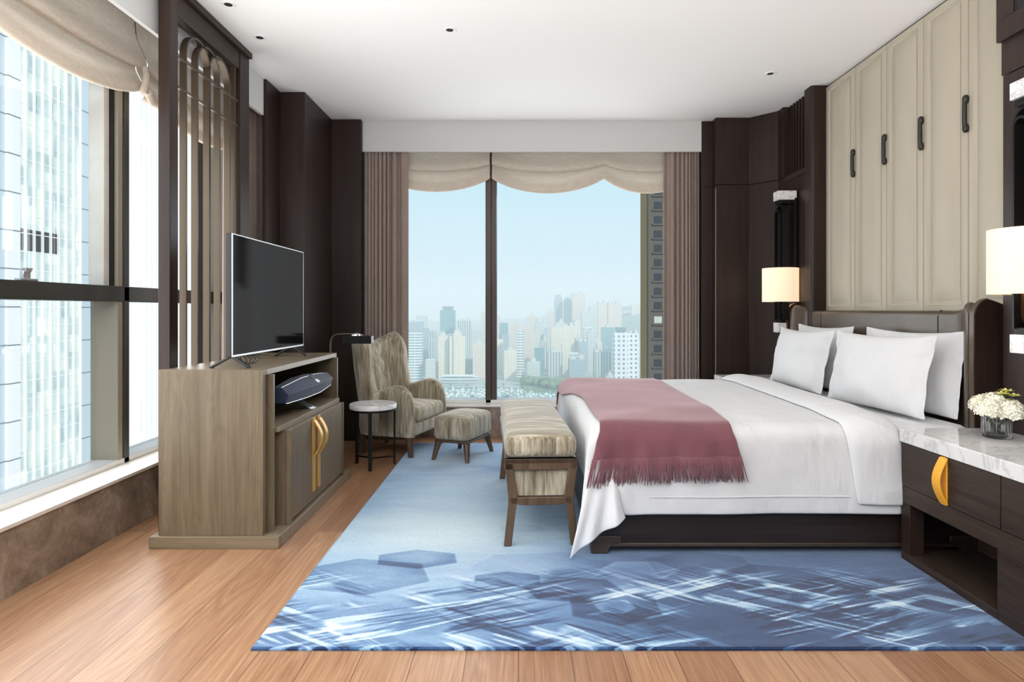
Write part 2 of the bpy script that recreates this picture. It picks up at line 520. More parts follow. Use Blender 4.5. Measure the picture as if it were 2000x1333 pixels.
for (y0, y1) in ((-2.4, -0.95), (-0.85, 0.6), (0.7, 2.13), (2.23, 3.66), (3.76, 5.0)):
    # opening sash in the upper light
    f = MB()
    f.box(-2.44, -2.352, y0, y0 + 0.05, 1.338, 2.86).box(-2.44, -2.352, y1 - 0.06, y1 - 0.012, 1.338, 2.86)
    if y0 < 3:
        f.build('sash_frame', M['sill'], wl, bevel=0.003)
        B(-2.40, -2.33, y1 - 0.014, y1, 1.338, 2.86).build('gap_strip', M['gap_dark'], wl)  # dark strip drawn for the sash gap, shade put into its colour
    else:
        B(-2.44, -2.38, y0, y0 + 0.03, 1.338, 2.86).build('sash_frame', M['frame'], wl)
    B(-2.436, -2.430, y0 + 0.0, y1, 0.335, 1.249).build('pane', M['glass'], wl)
    B(-2.436, -2.430, y0 + 0.0, y1, 1.338, 2.86).build('pane', M['glass'], wl)
h = MB().box(-2.345, -2.315, 2.95, 3.06, 1.338, 1.35).box(-2.34, -2.32, 2.975, 3.02, 1.35, 1.385)
h.prism([(2.99, 1.378), (3.02, 1.378), (3.035, 1.40), (2.985, 1.40)], -2.342, -2.318, 'x')
h.build('window_latch', M['chrome'], wl, bevel=0.003)
# white bulkhead in front of the blinds
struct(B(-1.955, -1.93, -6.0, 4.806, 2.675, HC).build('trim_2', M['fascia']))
struct(B(-2.6, -1.955, -6.0, 5.09, 2.93, HC).build('trim_3', M['ceiling']))

# ---- dark panelled corner piers at left
w = MB().prism([(-1.935, 4.806), (-1.91, 4.806), (-1.91, 5.09), (-1.715, 5.09), (-1.715, 5.82), (-1.446, 5.82), (-1.446, 5.905), (-1.446, 6.02), (-2.6, 6.02), (-2.6, 5.10), (-1.935, 5.10)], 0, HC)
struct(w.build('wall_corner_left', M['dark_wood'], bevel=0.003))

# ---- back window wall
struct(B(-1.6, 2.0, 5.976, 6.4, 0.0, 0.285).build('wall_back', M['stone']))
struct(B(-1.6, 2.0, 5.965, 6.4, 0.285, 0.305).build('trim_4', M['sill'], bevel=0.003))
wb = struct(B(-1.6, 1.8, 6.11, 6.28, 0.305, 0.335).build('window_2', M['white_metal'], bevel=0.003))
B(-1.6, 1.8, 6.11, 6.28, 2.86, 2.95).build('head_rail', M['frame_back'], wb)
B(-0.320, -0.266, 6.11, 6.28, 0.305, 2.95).build('mullion', M['frame_back'], wb, bevel=0.004)
B(-0.264, -0.214, 6.116, 6.28, 0.305, 2.95).build('mullion', M['frame_back'], wb, bevel=0.004)
B(-1.6, -1.45, 6.11, 6.28, 0.305, 2.95).build('jamb', M['frame_back'], wb)
B(1.68, 1.8, 6.11, 6.28, 0.305, 2.95).build('jamb', M['frame_back'], wb)
B(-1.45, -0.32, 6.225, 6.231, 0.335, 2.86).build('pane', M['glass'], wb)
B(-0.214, 1.68, 6.225, 6.231, 0.335, 2.86).build('pane', M['glass'], wb)
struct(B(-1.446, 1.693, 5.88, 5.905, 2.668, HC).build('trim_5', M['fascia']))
struct(B(-1.446, 1.693, 5.905, 6.3, 2.93, HC).build('trim_6', M['ceiling']))

# ---- right side: dark panelling, angled corner, slatted recess
w = MB().prism([(1.693, 5.88), (1.79, 5.88), (1.79, 5.775), (2.10, 5.775), (2.28, 5.58), (2.30, 5.06), (2.70, 5.06), (2.70, 6.3), (1.693, 6.3)], 0, 2.34)
w.prism([(1.693, 5.88), (1.79, 5.88), (1.79, 5.77), (2.098, 5.77), (2.278, 5.575), (2.278, 5.47), (2.40, 5.47), (2.40, 5.06), (2.70, 5.06), (2.70, 6.3), (1.693, 6.3)], 2.343, HC)
struct(w.build('wall_corner_right', M['dark_wood'], bevel=0.002))
struct(B(1.7885, 1.7925, 5.766, 5.774, 0.0, 2.31).build('trim_7', M['frame_warm']))
sl = MB()
for i in range(7):
    y = 5.09 + i * 0.055
    sl.box(2.325, 2.385, y, y + 0.022, 2.343, HC)
struct(sl.build('trim_8', M['dark_wood']))
struct(B(2.285, 2.40, 5.05, 5.48, 2.30, 2.343).build('trim_9', M['dark_wood_y'], bevel=0.004))
# pilasters framing the bed wall
pil = MB().prism([(2.41, 4.94), (2.30, 4.94)] + [(2.30 - 0.023 * math.sin(a), 4.963 - 0.023 * math.cos(a)) for a in np.linspace(0, PI / 2, 6)] + [(2.277, 5.06), (2.41, 5.06)], 0, HC)
struct(pil.build('trim_10', M['dark_wood'], smooth=True))
nw = MB().box(2.28, 2.75, -6.0, 2.99, 0, 2.30).box(2.28, 2.75, -6.0, 3.0, 2.305, HC)
struct(nw.build('wall_right_near', M['dark_wood'], bevel=0.003))
struct(B(2.265, 2.28, 1.2, 2.96, 2.55, HC - 0.04).build('trim_11', M['shade_black']))  # near-black sheet on the wall, upper recess's shade put into its colour
rail = MB().box(2.255, 2.283, 0.6, 3.0, 2.46, 2.56).box(2.255, 2.283, 2.90, 3.0, 2.56, HC)
struct(rail.build('trim_12', M['dark_wood'], bevel=0.003))
struct(B(2.41, 2.75, 2.9, 5.1, 0, HC).build('wall_right', M['panel_gap']))
# upholstered beige panels
edges = [4.94, 4.512, 4.125, 3.749, 3.374, 2.99]
ord_txt = ['next to the far dark pilaster', 'second from the far dark pilaster', 'third from the far dark pilaster, above the middle of the headboard', 'fourth from the far dark pilaster', 'half hidden behind the near lamp']
for i in range(5):
    y1, y0 = edges[i] - 0.004, edges[i + 1] + 0.004
    t = thing('wall_panel', 'tall beige upholstered wall panel ' + ord_txt[i], 'wall panel', (2.40, (y0 + y1) / 2, 1.19), group='beige wall panels behind the bed')
    p = MB(); g = 0.045
    z0, z1 = 1.19, HC - 0.02
    # stepped frame and cushioned field
    rings = []
    def ring(i_, x):
        return [(x, y0 + i_, z0 + i_), (x, y1 - i_, z0 + i_), (x, y1 - i_, z1 - i_), (x, y0 + i_, z1 - i_)]
    seq = [(0.0, 2.41), (0.0, 2.393), (0.003, 2.389), (g - 0.012, 2.388), (g - 0.006, 2.384), (g, 2.386), (g + 0.006, 2.400), (g + 0.02, 2.396)]
    p.grid([ring(a, x) for a, x in seq], closed_v=True)
    p.build('panel_frame', M['panel'], t, smooth=True, sharp=50)
    ny, nz = 12, 40
    a = g + 0.02
    G = []
    for j in range(ny + 1):
        row = []
        for k in range(nz + 1):
            u, v = j / ny, k / nz
            yy = y0 + a + (y1 - y0 - 2 * a) * u; zz = z0 + a + (z1 - z0 - 2 * a) * v
            bul = (1 - (2 * u - 1) ** 4) * (1 - (2 * v - 1) ** 20)
            row.append((2.395 - 0.020 * bul - 0.006 * math.sin(2.2 * zz + i) * bul * math.sin(PI * u), yy, zz))
        G.append(row)
    MB().grid(G).build('cushioned_field', M['panel'], t, smooth=True)
    if i < 4:
        hy = edges[i + 1]
        hd = MB().tube([(2.374, hy + 0.004, 2.17), (2.372, hy + 0.004, 2.20), (2.372, hy + 0.004, 2.29), (2.374, hy + 0.004, 2.32)], 0.012, 14)
        for zc in (2.168, 2.322):
            hd.lathe([(0.0005, -0.024), (0.010, -0.021), (0.015, -0.012), (0.017, 0.0), (0.015, 0.012), (0.010, 0.021), (0.0005, 0.024)], (2.378, hy + 0.004, zc), 16)
            hd.tube([(2.376, hy + 0.004, zc), (2.394, hy + 0.004, zc)], 0.011, 12)
        hd.build('pull', M['leather_dark'], t, smooth=True, sharp=60)

# ceiling downlights
dl = None
for i, (x, y, txt) in enumerate([(-1.66, 3.63, 'nearest the camera, above the dark lattice screen'), (-1.66, 4.07, 'at the far end of the dark lattice screen'),
                                 (-0.43, 3.96, 'near the middle of the ceiling'), (1.86, 4.69, 'near the beige panelled wall')]):
    if dl is None:
        t = thing('downlight', '', 'ceiling light', (x, y, HC), group='recessed ceiling downlights')
        MB().lathe([(0.022, -0.0005), (0.038, -0.004), (0.042, 0.0), (0.042, 0.002), (0.02, 0.002)], (x, y, HC - 0.0025), 32).build('trim_ring', M['white_metal'], t, smooth=True)
        MB().cyl((x, y, HC), 0.023, -0.0035, -0.001, 24).build('recess', M['shade_black'], t)  # flat black disc, the fitting's inner shade put into its colour
        dl = t
    else:
        t = dl.copy(); S.collection.objects.link(t); t.location = (x, y, HC)
        for c in dl.children:
            d = c.copy(); d.parent = t; S.collection.objects.link(d)
    t['label'] = 'small round recessed downlight ' + txt

# ================================================================== BLINDS AND CURTAINS
def blind(name, label, p0, p1, out, cords, ztop, zb, sag, group, zf=None, seed=0):
    """relaxed roman blind hung from p0 to p1 (xy); out = unit normal into the room; cords = fractions where it is gathered"""
    p0, p1, out = Vector((*p0, 0)), Vector((*p1, 0)), Vector((*out, 0))
    L = (p1 - p0).length
    n = max(30, int(L * 60))
    G = []
    R = random.Random(seed)
    ph = [R.uniform(0, 6) for _ in range(4)]
    for i in range(n + 1):
        f = i / n
        a = max([c for c in cords if c <= f + 1e-9]); b = min([c for c in cords if c >= f - 1e-9])
        w = 0.5 if b - a < 1e-6 else (f - a) / (b - a)
        s = 0.0 if b - a < 1e-6 else 1 - (2 * w - 1) ** 2
        s = s ** 0.85
        d = f * L
        wr = 0.006 * math.sin(d * 9 + ph[0]) * s
        z1 = zb + 0.135 - sag * 0.55 * s; z2 = zb - sag * s
        b1 = 0.070 + 0.04 * s; b2 = 0.048 + 0.03 * s
        prof = [(0.0, ztop), (0.004 + wr, ztop - (ztop - z1) * 0.4), (0.028 + 0.014 * s + wr, z1 + 0.13), (b1 * 0.9, z1 + 0.06), (b1 + 0.006, z1 + 0.022), (b1 + 0.003, z1 + 0.002), (b1 - 0.012, z1 - 0.010), (b1 - 0.03, z1 - 0.004),
                (0.010, z1 + 0.030), (0.004, z1 + 0.012), (0.008, z1 - 0.018), (0.022 + wr, z1 - 0.045), (b2, z2 + 0.045), (b2 + 0.004, z2 + 0.018), (b2 - 0.006, z2 + 0.002), (b2 - 0.02, z2), (0.012, z2 + 0.014), (0.006, z2 + 0.06)]
        G.append([p0 + (p1 - p0) * f + out * o + Vector((0, 0, z)) for o, z in prof])
    t = thing(name, label, 'blind', (p0.x, p0.y, ztop), group=group)
    MB().grid(G).build('fabric', M['linen'], t, smooth=True, sharp=0, sub=1)
    hr = MB(); q = p0 - out * 0.02; r_ = p1 - out * 0.02
    hr.strip([q + Vector((0, 0, ztop + 0.01)), r_ + Vector((0, 0, ztop + 0.01))], 0.03, 0.03, (0, 0, 1))
    hr.build('head_batten', M['white_metal'], t)
    for c in cords[1:-1] if len(cords) > 2 else []:
        q = p0 + (p1 - p0) * c + out * 0.0
        MB().tube([q + Vector((0, 0, ztop)), q + Vector((0, 0, zb + 0.02))], 0.0012, 6).build('cord', M['white_metal'], t)
    return t


bg = 'relaxed roman blinds'
b1 = blind('roman_blind', 'beige linen roman blind at upper left, drooping in a deep swag over the near window', (-2.235, 1.12), (-2.235, 3.69), (1, 0), (0, 0.49, 1.0), 2.93, 2.475, 0.125, bg, seed=1)
b2 = blind('roman_blind', 'beige linen roman blind behind the near post of the dark lattice screen', (-2.235, 3.70), (-2.235, 4.99), (1, 0), (0, 1.0), 2.93, 2.475, 0.125, bg, seed=2)
blind('roman_blind', 'narrow beige linen roman blind above the window pane behind the armchair', (-1.30, 6.088), (-0.275, 6.088), (0, -1), (0, 1.0), 2.93, 2.455, 0.135, bg, seed=3)
blind('roman_blind', 'wide beige linen roman blind with two swags above the window pane behind the bed', (-0.255, 6.088), (1.65, 6.088), (0, -1), (0, 0.56, 1.0), 2.93, 2.455, 0.15, bg, seed=4)
# gathered loop and tie where the two left blinds meet
g = MB().tube([(-2.16, 3.665, 2.60), (-2.145, 3.66, 2.555), (-2.15, 3.655, 2.50), (-2.165, 3.66, 2.455)], 0.016, 10, 0.022)
g.build('gathered_loop', M['linen'], b1, smooth=True)
g = MB().tube([(-2.185, 3.70, 2.50), (-2.15, 3.70, 2.455), (-2.165, 3.75, 2.43), (-2.20, 3.73, 2.45)], 0.026, 10)
g.build('gathered_loop', M['linen'], b2, smooth=True)


def curtain(name, label, axis, c, a0, a1, z0, z1, pleats, amp, seed, flare=0.0, warp=0):
    R = random.Random(seed); n = pleats * 16
    ph = [R.uniform(-0.7, 0.7) for _ in range(pleats + 1)]; am = [R.uniform(0.6, 1.25) for _ in range(pleats + 1)]
    G = []
    for i in range(n + 1):
        f = i / n; k = (f if warp == 0 else (f ** 1.7 if warp < 0 else 1 - (1 - f) ** 1.7)) * pleats; j = min(int(k), pleats - 1); w = k - j
        p = ph[j] * (1 - w) + ph[j + 1] * w; A = am[j] * (1 - w) + am[j + 1] * w
        row = []
        for m in range(15):
            v = m / 14
            zz = z0 + (z1 - z0) * v
            d = amp * A * math.sin(2 * PI * k + p * (1 + 0.4 * (1 - v))) * (0.9 + 0.1 * math.sin(4 * v + p))
            s = a0 + (a1 - a0) * f + 0.25 * amp * math.cos(2 * PI * k * 2) + flare * (1 - v) * (f - 0.5)
            row.append((c + d, s, zz) if axis == 'y' else (s, c + d, zz))
        G.append(row)
    o = MB().grid(G).build(name, M['curtain'], None, smooth=True, sharp=0, solid=0.004, org=(c, (a0 + a1) / 2, z0) if axis == 'y' else ((a0 + a1) / 2, c, z0))
    return tag(o, label, 'curtain', 'taupe curtains')


curtain('curtain', 'taupe floor-length curtain behind the armchair, left of the far window', 'x', 5.938, -1.44, -1.035, 0.005, 2.92, 9, 0.028, 3, 0.0, 1)
curtain('curtain', 'taupe floor-length curtain at the right edge of the far window, beside the dark panelling', 'x', 5.938, 1.345, 1.685, 0.005, 2.92, 8, 0.028, 4, 0.0, -1)
curtain('curtain', 'taupe curtain behind the far end of the dark lattice screen', 'y', -2.045, 4.42, 5.05, 0.005, 2.92, 7, 0.04, 5)

# ================================================================== LATTICE SCREEN
t = thing('lattice_screen', 'tall dark bronze lattice screen with overlapping arches behind the television', 'screen', (-1.87, 3.83, 0))
MB().box(-1.90, -1.837, 3.345, 3.425, 0, HC - 0.002).build('post', M['dark_wood'], t, bevel=0.003)
MB().box(-1.90, -1.837, 4.19, 4.33, 0, HC - 0.002).build('post', M['dark_wood'], t, bevel=0.003)
MB().box(-1.895, -1.842, 3.425, 4.19, 2.79, HC - 0.002).build('top_rail', M['dark_wood_y'], t, bevel=0.003)
MB().box(-1.84, -1.815, 3.345, 4.33, 2.91, HC - 0.002).build('cornice', M['dark_wood_y'], t, bevel=0.003)
MB().box(-1.895, -1.842, 3.425, 4.19, 0.0, 0.12).build('bottom_rail', M['dark_wood_y'], t, bevel=0.003)
def arch(yc, r, xo, nm='arch'):
    pts = [(xo, yc - r, 0.12)] + [(xo, yc - r, z) for z in (1.0, 2.0, 2.5)]
    pts += [(xo, yc - r * math.cos(a), 2.625 + r * math.sin(a)) for a in np.linspace(0, PI, 19)]
    pts += [(xo, yc + r, z) for z in (2.5, 2.0, 1.0, 0.12)]
    MB().strip(pts, 0.037, 0.013, (1, 0, 0)).build(nm, M['bronze'], t, smooth=True, sharp=30)
arch(3.672, 0.135, -1.868)
arch(3.797, 0.135, -1.868)
arch(3.935, 0.135, -1.868)
for y in (3.44, 4.145):
    MB().strip([(-1.868, y, 0.12), (-1.868, y, 2.79)], 0.037, 0.013, (1, 0, 0)).build('upright', M['bronze'], t)
for z in (2.575, 2.413):
    MB().box(-1.861, -1.847, 3.425, 4.19, z - 0.006, z + 0.006).build('crossbar', M['bronze'], t)

# ================================================================== MEDIA CONSOLE
t = thing('media_console', 'greige oak media console with brass bar handles under the television', 'cabinet', (-1.54, 3.85, 0))
B(-1.856, -1.203, 3.183, 3.22, 0, 0.06).build('plinth', M['oak_x'], t, bevel=0.0025)
MB().box(-1.856, -1.203, 3.22, 3.335, 0, 0.06).box(-1.83, -1.203, 3.335, 4.56, 0, 0.06).build('plinth', M['oak_y'], t, bevel=0.0025)
for y0 in (3.205, 4.46):
    B(-1.818, -1.29, y0, y0 + 0.04, 0.06, 0.898).build('end_panel', M['oak'], t, bevel=0.002)
B(-1.826, -1.80, 3.22, 4.49, 0.06, 0.885).build('back_panel', M['oak'], t)
B(-1.80, -1.288, 3.245, 4.46, 0.868, 0.898).build('top', M['oak_y'], t, bevel=0.002)
for y0 in (3.268, 4.418):
    B(-1.80, -1.263, y0, y0 + 0.022, 0.06, 0.868).build('inner_side', M['oak'], t, bevel=0.0015)
B(-1.80, -1.245, 3.30, 4.41, 0.564, 0.592).build('shelf', M['oak_y'], t, bevel=0.002)
B(-1.79, -1.237, 3.36, 4.385, 0.06, 0.564).build('lower_case', M['oak_door'], t)
for y0 in (3.374, 4.383):
    B(-1.255, -1.211, y0, y0 + 0.016, 0.06, 0.562).build('door_stile', M['oak'], t, bevel=0.0015)
for (y0, y1, hy) in ((3.393, 3.820, 3.772), (3.824, 4.380, 3.868)):
    d = B(-1.237, -1.219, y0, y1, 0.075, 0.562).build('door', M['oak_door'], t, bevel=0.002)
    hnd = MB().box(-1.221, -1.213, hy - 0.023, hy + 0.023, 0.125, 0.560)
    hnd.strip([(-1.213 + 0.045 * math.sin(PI * k / 14), hy, 0.545 - 0.215 * k / 14) for k in range(15)], 0.040, 0.009, (0, 1, 0))
    hnd.build('handle', M['brass'], d, bevel=0.002)

# television
t = thing('television', 'flat television with dark screen on splayed feet standing on the console', 'television', (-1.49, 3.81, 0.898))
MB().box(-1.509, -1.4795, 3.27, 4.35, 0.956, 1.597).box(-1.535, -1.505, 3.45, 4.17, 0.99, 1.30).build('back_housing', M['black'], t, bevel=0.003)
bz = MB().box(-1.479, -1.4735, 3.27, 3.276, 0.956, 1.597).box(-1.479, -1.4735, 4.344, 4.35, 0.956, 1.597)
bz.box(-1.479, -1.4735, 3.276, 4.344, 0.956, 0.967).box(-1.479, -1.4735, 3.276, 4.344, 1.591, 1.597)
bz.build('bezel', M['silver'], t, bevel=0.001)
B(-1.479, -1.4745, 3.276, 4.344, 0.967, 1.591).build('screen_panel', M['screen'], t)
for y in (3.30, 4.17):
    lg = MB()
    for sx in (-1, 1):
        lg.strip([(-1.492, y, 0.958), (-1.492 + sx * 0.022, y, 0.948), (-1.495 + sx * 0.098, y, 0.904)], 0.026, 0.012, (0, 1, 0))
        lg.box(-1.495 + sx * 0.098 - 0.01, -1.495 + sx * 0.098 + 0.006, y - 0.013, y + 0.013, 0.8985, 0.908)
    lg.build('foot', M['black'], t, bevel=0.002)
cb = MB()
for k in range(5):
    y = 3.40 + 0.035 * k
    cb.tube([(-1.50, y, 0.962), (-1.49 + 0.01 * k, y + 0.02, 0.93), (-1.50, y + 0.06, 0.903), (-1.54, y + 0.16, 0.9015)], 0.0028, 6)
cb.build('cable', M['black'], t, smooth=True)

# speaker in the open niche
t = thing('speaker', 'long navy faceted speaker on a silver stand in the open console shelf', 'speaker', (-1.35, 3.93, 0.592))
secs = []
for (y, hs, ds, zc) in ((3.505, 0.043, 0.050, 0.727), (3.52, 0.046, 0.054, 0.727), (3.80, 0.058, 0.080, 0.735), (4.04, 0.057, 0.086, 0.735), (4.335, 0.042, 0.054, 0.731), (4.35, 0.039, 0.05, 0.731)):
    x = -1.322
    secs.append([(x + ds * 0.25, y, zc + hs), (x + ds, y, zc + hs * 0.10), (x + ds * 0.72, y, zc - hs), (x - ds * 0.6, y, zc - hs), (x - ds, y, zc), (x - ds * 0.6, y, zc + hs)])
sp = MB().grid(secs, closed_v=True)
sp.f.append(tuple(range(6))); sp.f.append(tuple(range(30, 36)))
body = sp.build('body', M['navy'], t, bevel=0.004)
ed = MB()
for k in (0, 2):
    ed.tube([s[k] for s in secs], 0.0022, 6)
ed.build('trim_line', M['chrome'], t)
MB().prism([(-1.301, 0.7925), (-1.271, 0.7675), (-1.271, 0.7705), (-1.301, 0.7955)], 3.93, 4.0, 'y').build('display', M['black'], t)
MB().prism([(-1.268, 0.765), (-1.247, 0.748), (-1.243, 0.752), (-1.264, 0.770)], 3.935, 3.985, 'y').build('badge', M['chrome'], t, bevel=0.001)
MB().strip([(-1.40 + 0.125 * (k / 10) ** 1.3, 3.93 - 0.01 * k / 10, 0.682 - 0.084 * (k / 10) ** 0.85) for k in range(11)], 0.085, 0.008, (0, 1, 0)).build('stand', M['chrome'], t, bevel=0.001)
B(-1.40, -1.26, 3.885, 3.965, 0.5925, 0.598).build('stand_base', M['chrome'], t, bevel=0.002)

# ================================================================== READING LAMP
t = thing('reading_lamp', 'slim dark floor reading lamp leaning its box head over the armchair', 'floor lamp', (-1.43, 4.82, 0))
MB().cyl((-1.43, 4.82, 0), 0.10, 0.0005, 0.018, 40).build('base', M['black_metal'], t, bevel=0.004, smooth=True)
pth = [(-1.43, 4.82, 0.018), (-1.43, 4.82, 0.5), (-1.43, 4.82, 0.90)] + [(-1.43 + 0.055 * (1 - math.cos(a)), 4.82, 0.94 + 0.075 * math.sin(a)) for a in np.linspace(0, PI / 2, 8)] + [(-1.33, 4.83, 1.017), (-1.24, 4.85, 1.017)]
MB().tube(pth, 0.0075, 10).build('arm', M['bronze'], t, smooth=True, sharp=60)
MB().box(-1.335, -1.115, 4.80, 4.885, 0.945, 1.004).build('lamp_shade', M['black_metal'], t, bevel=0.003)
MB().lathe([(0.036, 0.0), (0.033, 0.012), (0.02, 0.021), (0.0005, 0.024)], (-1.245, 4.845, 1.004), 24).build('switch_knob', M['chrome'], t, smooth=True)

# ================================================================== SIDE TABLE
t = thing('side_table', 'small round side table with white marble top and slim dark legs, beside the armchair', 'side table', (-1.118, 4.88, 0))
c = (-1.118, 4.88, 0)
MB().lathe([(0.0005, 0.444), (0.172, 0.444), (0.179, 0.449), (0.179, 0.479), (0.175, 0.484), (0.0005, 0.484)], c, 64).build('table_top', M['marble'], t, smooth=True)
MB().lathe([(0.150, 0.432), (0.176, 0.432), (0.176, 0.444), (0.150, 0.444), (0.150, 0.432)], c, 64).build('ring', M['black_metal'], t, smooth=True)
angs = [math.radians(a) for a in (-85, 22, 152)]
hub = MB()
for a in angs:
    px, py = c[0] + 0.163 * math.cos(a), c[1] + 0.163 * math.sin(a)
    MB().strip([(px, py, 0.0005), (px, py, 0.434)], 0.026, 0.011, (-math.sin(a), math.cos(a), 0)).build('leg', M['black_metal'], t, bevel=0.001)
    hub.strip([(c[0], c[1], 0.062), (px, py, 0.062)], 0.011, 0.011, (0, 0, 1))
hub.build('stretcher', M['black_metal'], t)

# ================================================================== WING CHAIR
def wing_chair():
    t = thing('wing_armchair', 'olive-beige wing armchair with high curved back standing by the far window', 'armchair', (-0.992, 5.455, 0), math.radians(-17), local=True)
    # plan path of the shell (outer line), from near arm front round the back to far arm front
    W, XB, XF, rad = 0.352, -0.29, 0.262, 0.17
    pts = []
    for x in np.linspace(XF, XB + rad, 46)[:-1]: pts.append((x, -W, 0, -1))
    for a in np.linspace(0, PI / 2, 26)[:-1]: pts.append((XB + rad - rad * math.sin(a), -W + rad - rad * math.cos(a), -math.sin(a), -math.cos(a)))
    for y in np.linspace(-W + rad, W - rad, 24)[:-1]: pts.append((XB, y, -1, 0))
    for a in np.linspace(0, PI / 2, 26)[:-1]: pts.append((XB + rad - rad * math.cos(a), W - rad + rad * math.sin(a), -math.cos(a), math.sin(a)))
    for x in np.linspace(XB + rad, XF, 46): pts.append((x, W, 0, 1))
    G = []; n = len(pts)
    for i, (x, y, nx, ny) in enumerate(pts):
        on_arm = abs(nx) < 1e-6
        # top height along the path
        arm = 0.540 + 0.050 * sstep(-0.10, 0.12, x)
        if x > 0.10: arm = 0.36 + 0.23 * math.sqrt(max(0, 1 - ((x - 0.10) / (XF - 0.10)) ** 2.6))
        wing = 1.012 - 0.085 * (1 - min(1, abs(y) / (W - 0.02)) ** 2.2)
        tt_ = max(0.0, min(1.0, (-x - 0.085) / 0.15)); h = arm + (wing - arm) * (1 - (1 - tt_) ** 2.6) * sstep(0.0, 0.22, tt_)
        T = 0.088
        if on_arm: T = 0.088 * math.sqrt(max(0.02, 1 - max(0, (x - (XF - 0.045)) / 0.045) ** 2))
        backw = sstep(0.05, 0.22, -x)
        col = []
        def place(off, z):
            # off: inward distance from the outer face
            px, py = x - nx * off, y - ny * off
            if on_arm and x > XF - 0.05: py = y - ny * (0.044 + (off - T / 2))
            k = max(0, (z - 0.36) / 0.64)
            px -= backw * 0.10 * k ** 1.15
            wk = sstep(0.68, 1.0, z) * sstep(0.12, 0.3, abs(y))
            px += 0.045 * wk * (1 - abs(nx)) + 0.02 * wk
            py += 0.012 * wk * (1 if y > 0 else -1)
            # gentle belly of the inner back
            return (px, py, z)
        zb = 0.178
        for z in np.linspace(zb, h - T * 0.5, 14): col.append(place(0.0 + 0.012 * (1 - sstep(zb, zb + 0.05, z)), z))
        for a in np.linspace(0, PI, 9)[1:-1]: col.append(place(T / 2 - T / 2 * math.cos(a), h - T * 0.5 + T * 0.5 * math.sin(a)))
        for z in np.linspace(h - T * 0.5, 0.24, 14):
            bel = 0.02 * math.sin(PI * max(0, min(1, (z - 0.4) / (h - 0.4 + 1e-6)))) * backw if h > 0.7 else 0.0
            dim = 0.0
            if h > 0.85 and abs(nx) > 0.9:
                for by in (-0.1, 0.1):
                    for bz in (0.64, 0.80):
                        dim += 0.03 * math.exp(-((y - by) ** 2 + (z - bz) ** 2) / 0.0016)
            col.append(place(T + bel - dim, z))
        G.append(col)
    mb = MB().grid(G)
    m = len(G[0])
    mb.f.append(tuple(range(m))); mb.f.append(tuple((n - 1) * m + k for k in range(m)))
    mb.build('backrest_and_arms', M['chenille'], t, smooth=True, sharp=70)
    rbox(-0.22, 0.255, -0.282, 0.282, 0.178, 0.288, 0.025).build('seat_base', M['chenille'], t, smooth=True, sharp=0)
    rbox(-0.20, 0.272, -0.262, 0.262, 0.286, 0.405, 0.04, 0.03).build('seat_cushion', M['chenille'], t, smooth=True, sharp=0)
    for by in (-0.1, 0.1):
        for bz in (0.64, 0.80):
            xb = -0.29 + 0.088 - 0.012 - 0.10 * ((bz - .36) / .64) ** 1.15
            MB().lathe([(0.0005, -0.006), (0.009, -0.004), (0.011, 0), (0.009, 0.004), (0.0005, 0.006)], (xb, by, bz), 14).build('button', M['chenille'], t, smooth=True)
    for (x, y) in ((0.205, -0.30), (0.205, 0.30), (-0.25, -0.22), (-0.25, 0.22)):
        MB().taper((x + (0.02 if x > 0 else -0.03), y, 0.0145 if x > 0 else 0.001), (x, y, 0.20), 0.021, 0.038, 8).build('leg', M['leg_wood'], t, smooth=True, sharp=30)
    return t
wing_chair()

# ================================================================== OTTOMAN
t = thing('ottoman', 'small olive-beige upholstered ottoman on splayed wooden legs in front of the armchair', 'ottoman', (-0.452, 5.19, 0.0), math.radians(-22), local=True)
rbox(-0.165, 0.165, -0.235, 0.235, 0.168, 0.358, 0.05, 0.028, pinch=-0.03).build('cushion', M['chenille'], t, smooth=True, sharp=0)
MB().box(-0.15, 0.15, -0.215, 0.215, 0.152, 0.172).build('seat_frame', M['leg_wood'], t, bevel=0.006)
for sx in (-1, 1):
    for sy in (-1, 1):
        MB().taper((sx * 0.150, sy * 0.228, 0.0135), (sx * 0.122, sy * 0.185, 0.160), 0.017, 0.030, 8).build('leg', M['leg_wood'], t, smooth=True, sharp=30)

# ================================================================== BENCH
t = thing('bench', 'long olive-beige upholstered bench with wooden frame at the foot of the bed', 'bench', (0.083, 3.845, 0.0), math.radians(2.7), local=True)
HL = 0.655
rbox(-0.182, 0.182, -HL - 0.004, HL + 0.004, 0.452, 0.572, 0.042, 0.022, n=16).build('seat_cushion', M['chenille'], t, smooth=True, sharp=0)
bd = MB()
bd.grid([[(-0.168, y, 0.448), (-0.158, y, 0.34), (-0.128, y, 0.262), (0.128, y, 0.262), (0.158, y, 0.34), (0.168, y, 0.448)] for y in np.linspace(-HL + 0.022, HL - 0.022, 12)], closed_v=True)
bd.f.append((0, 1, 2, 3, 4, 5)); bd.f.append(tuple(66 + k for k in range(6)))
bd.build('upholstered_body', M['chenille'], t, smooth=True, sharp=50)
rl = MB().box(-0.184, 0.184, -HL, HL, 0.425, 0.452)
rl.box(-0.184, 0.184, -HL, -HL + 0.035, 0.395, 0.452).box(-0.184, 0.184, HL - 0.035, HL, 0.395, 0.452)
rl.build('top_frame', M['leg_wood'], t, bevel=0.004)
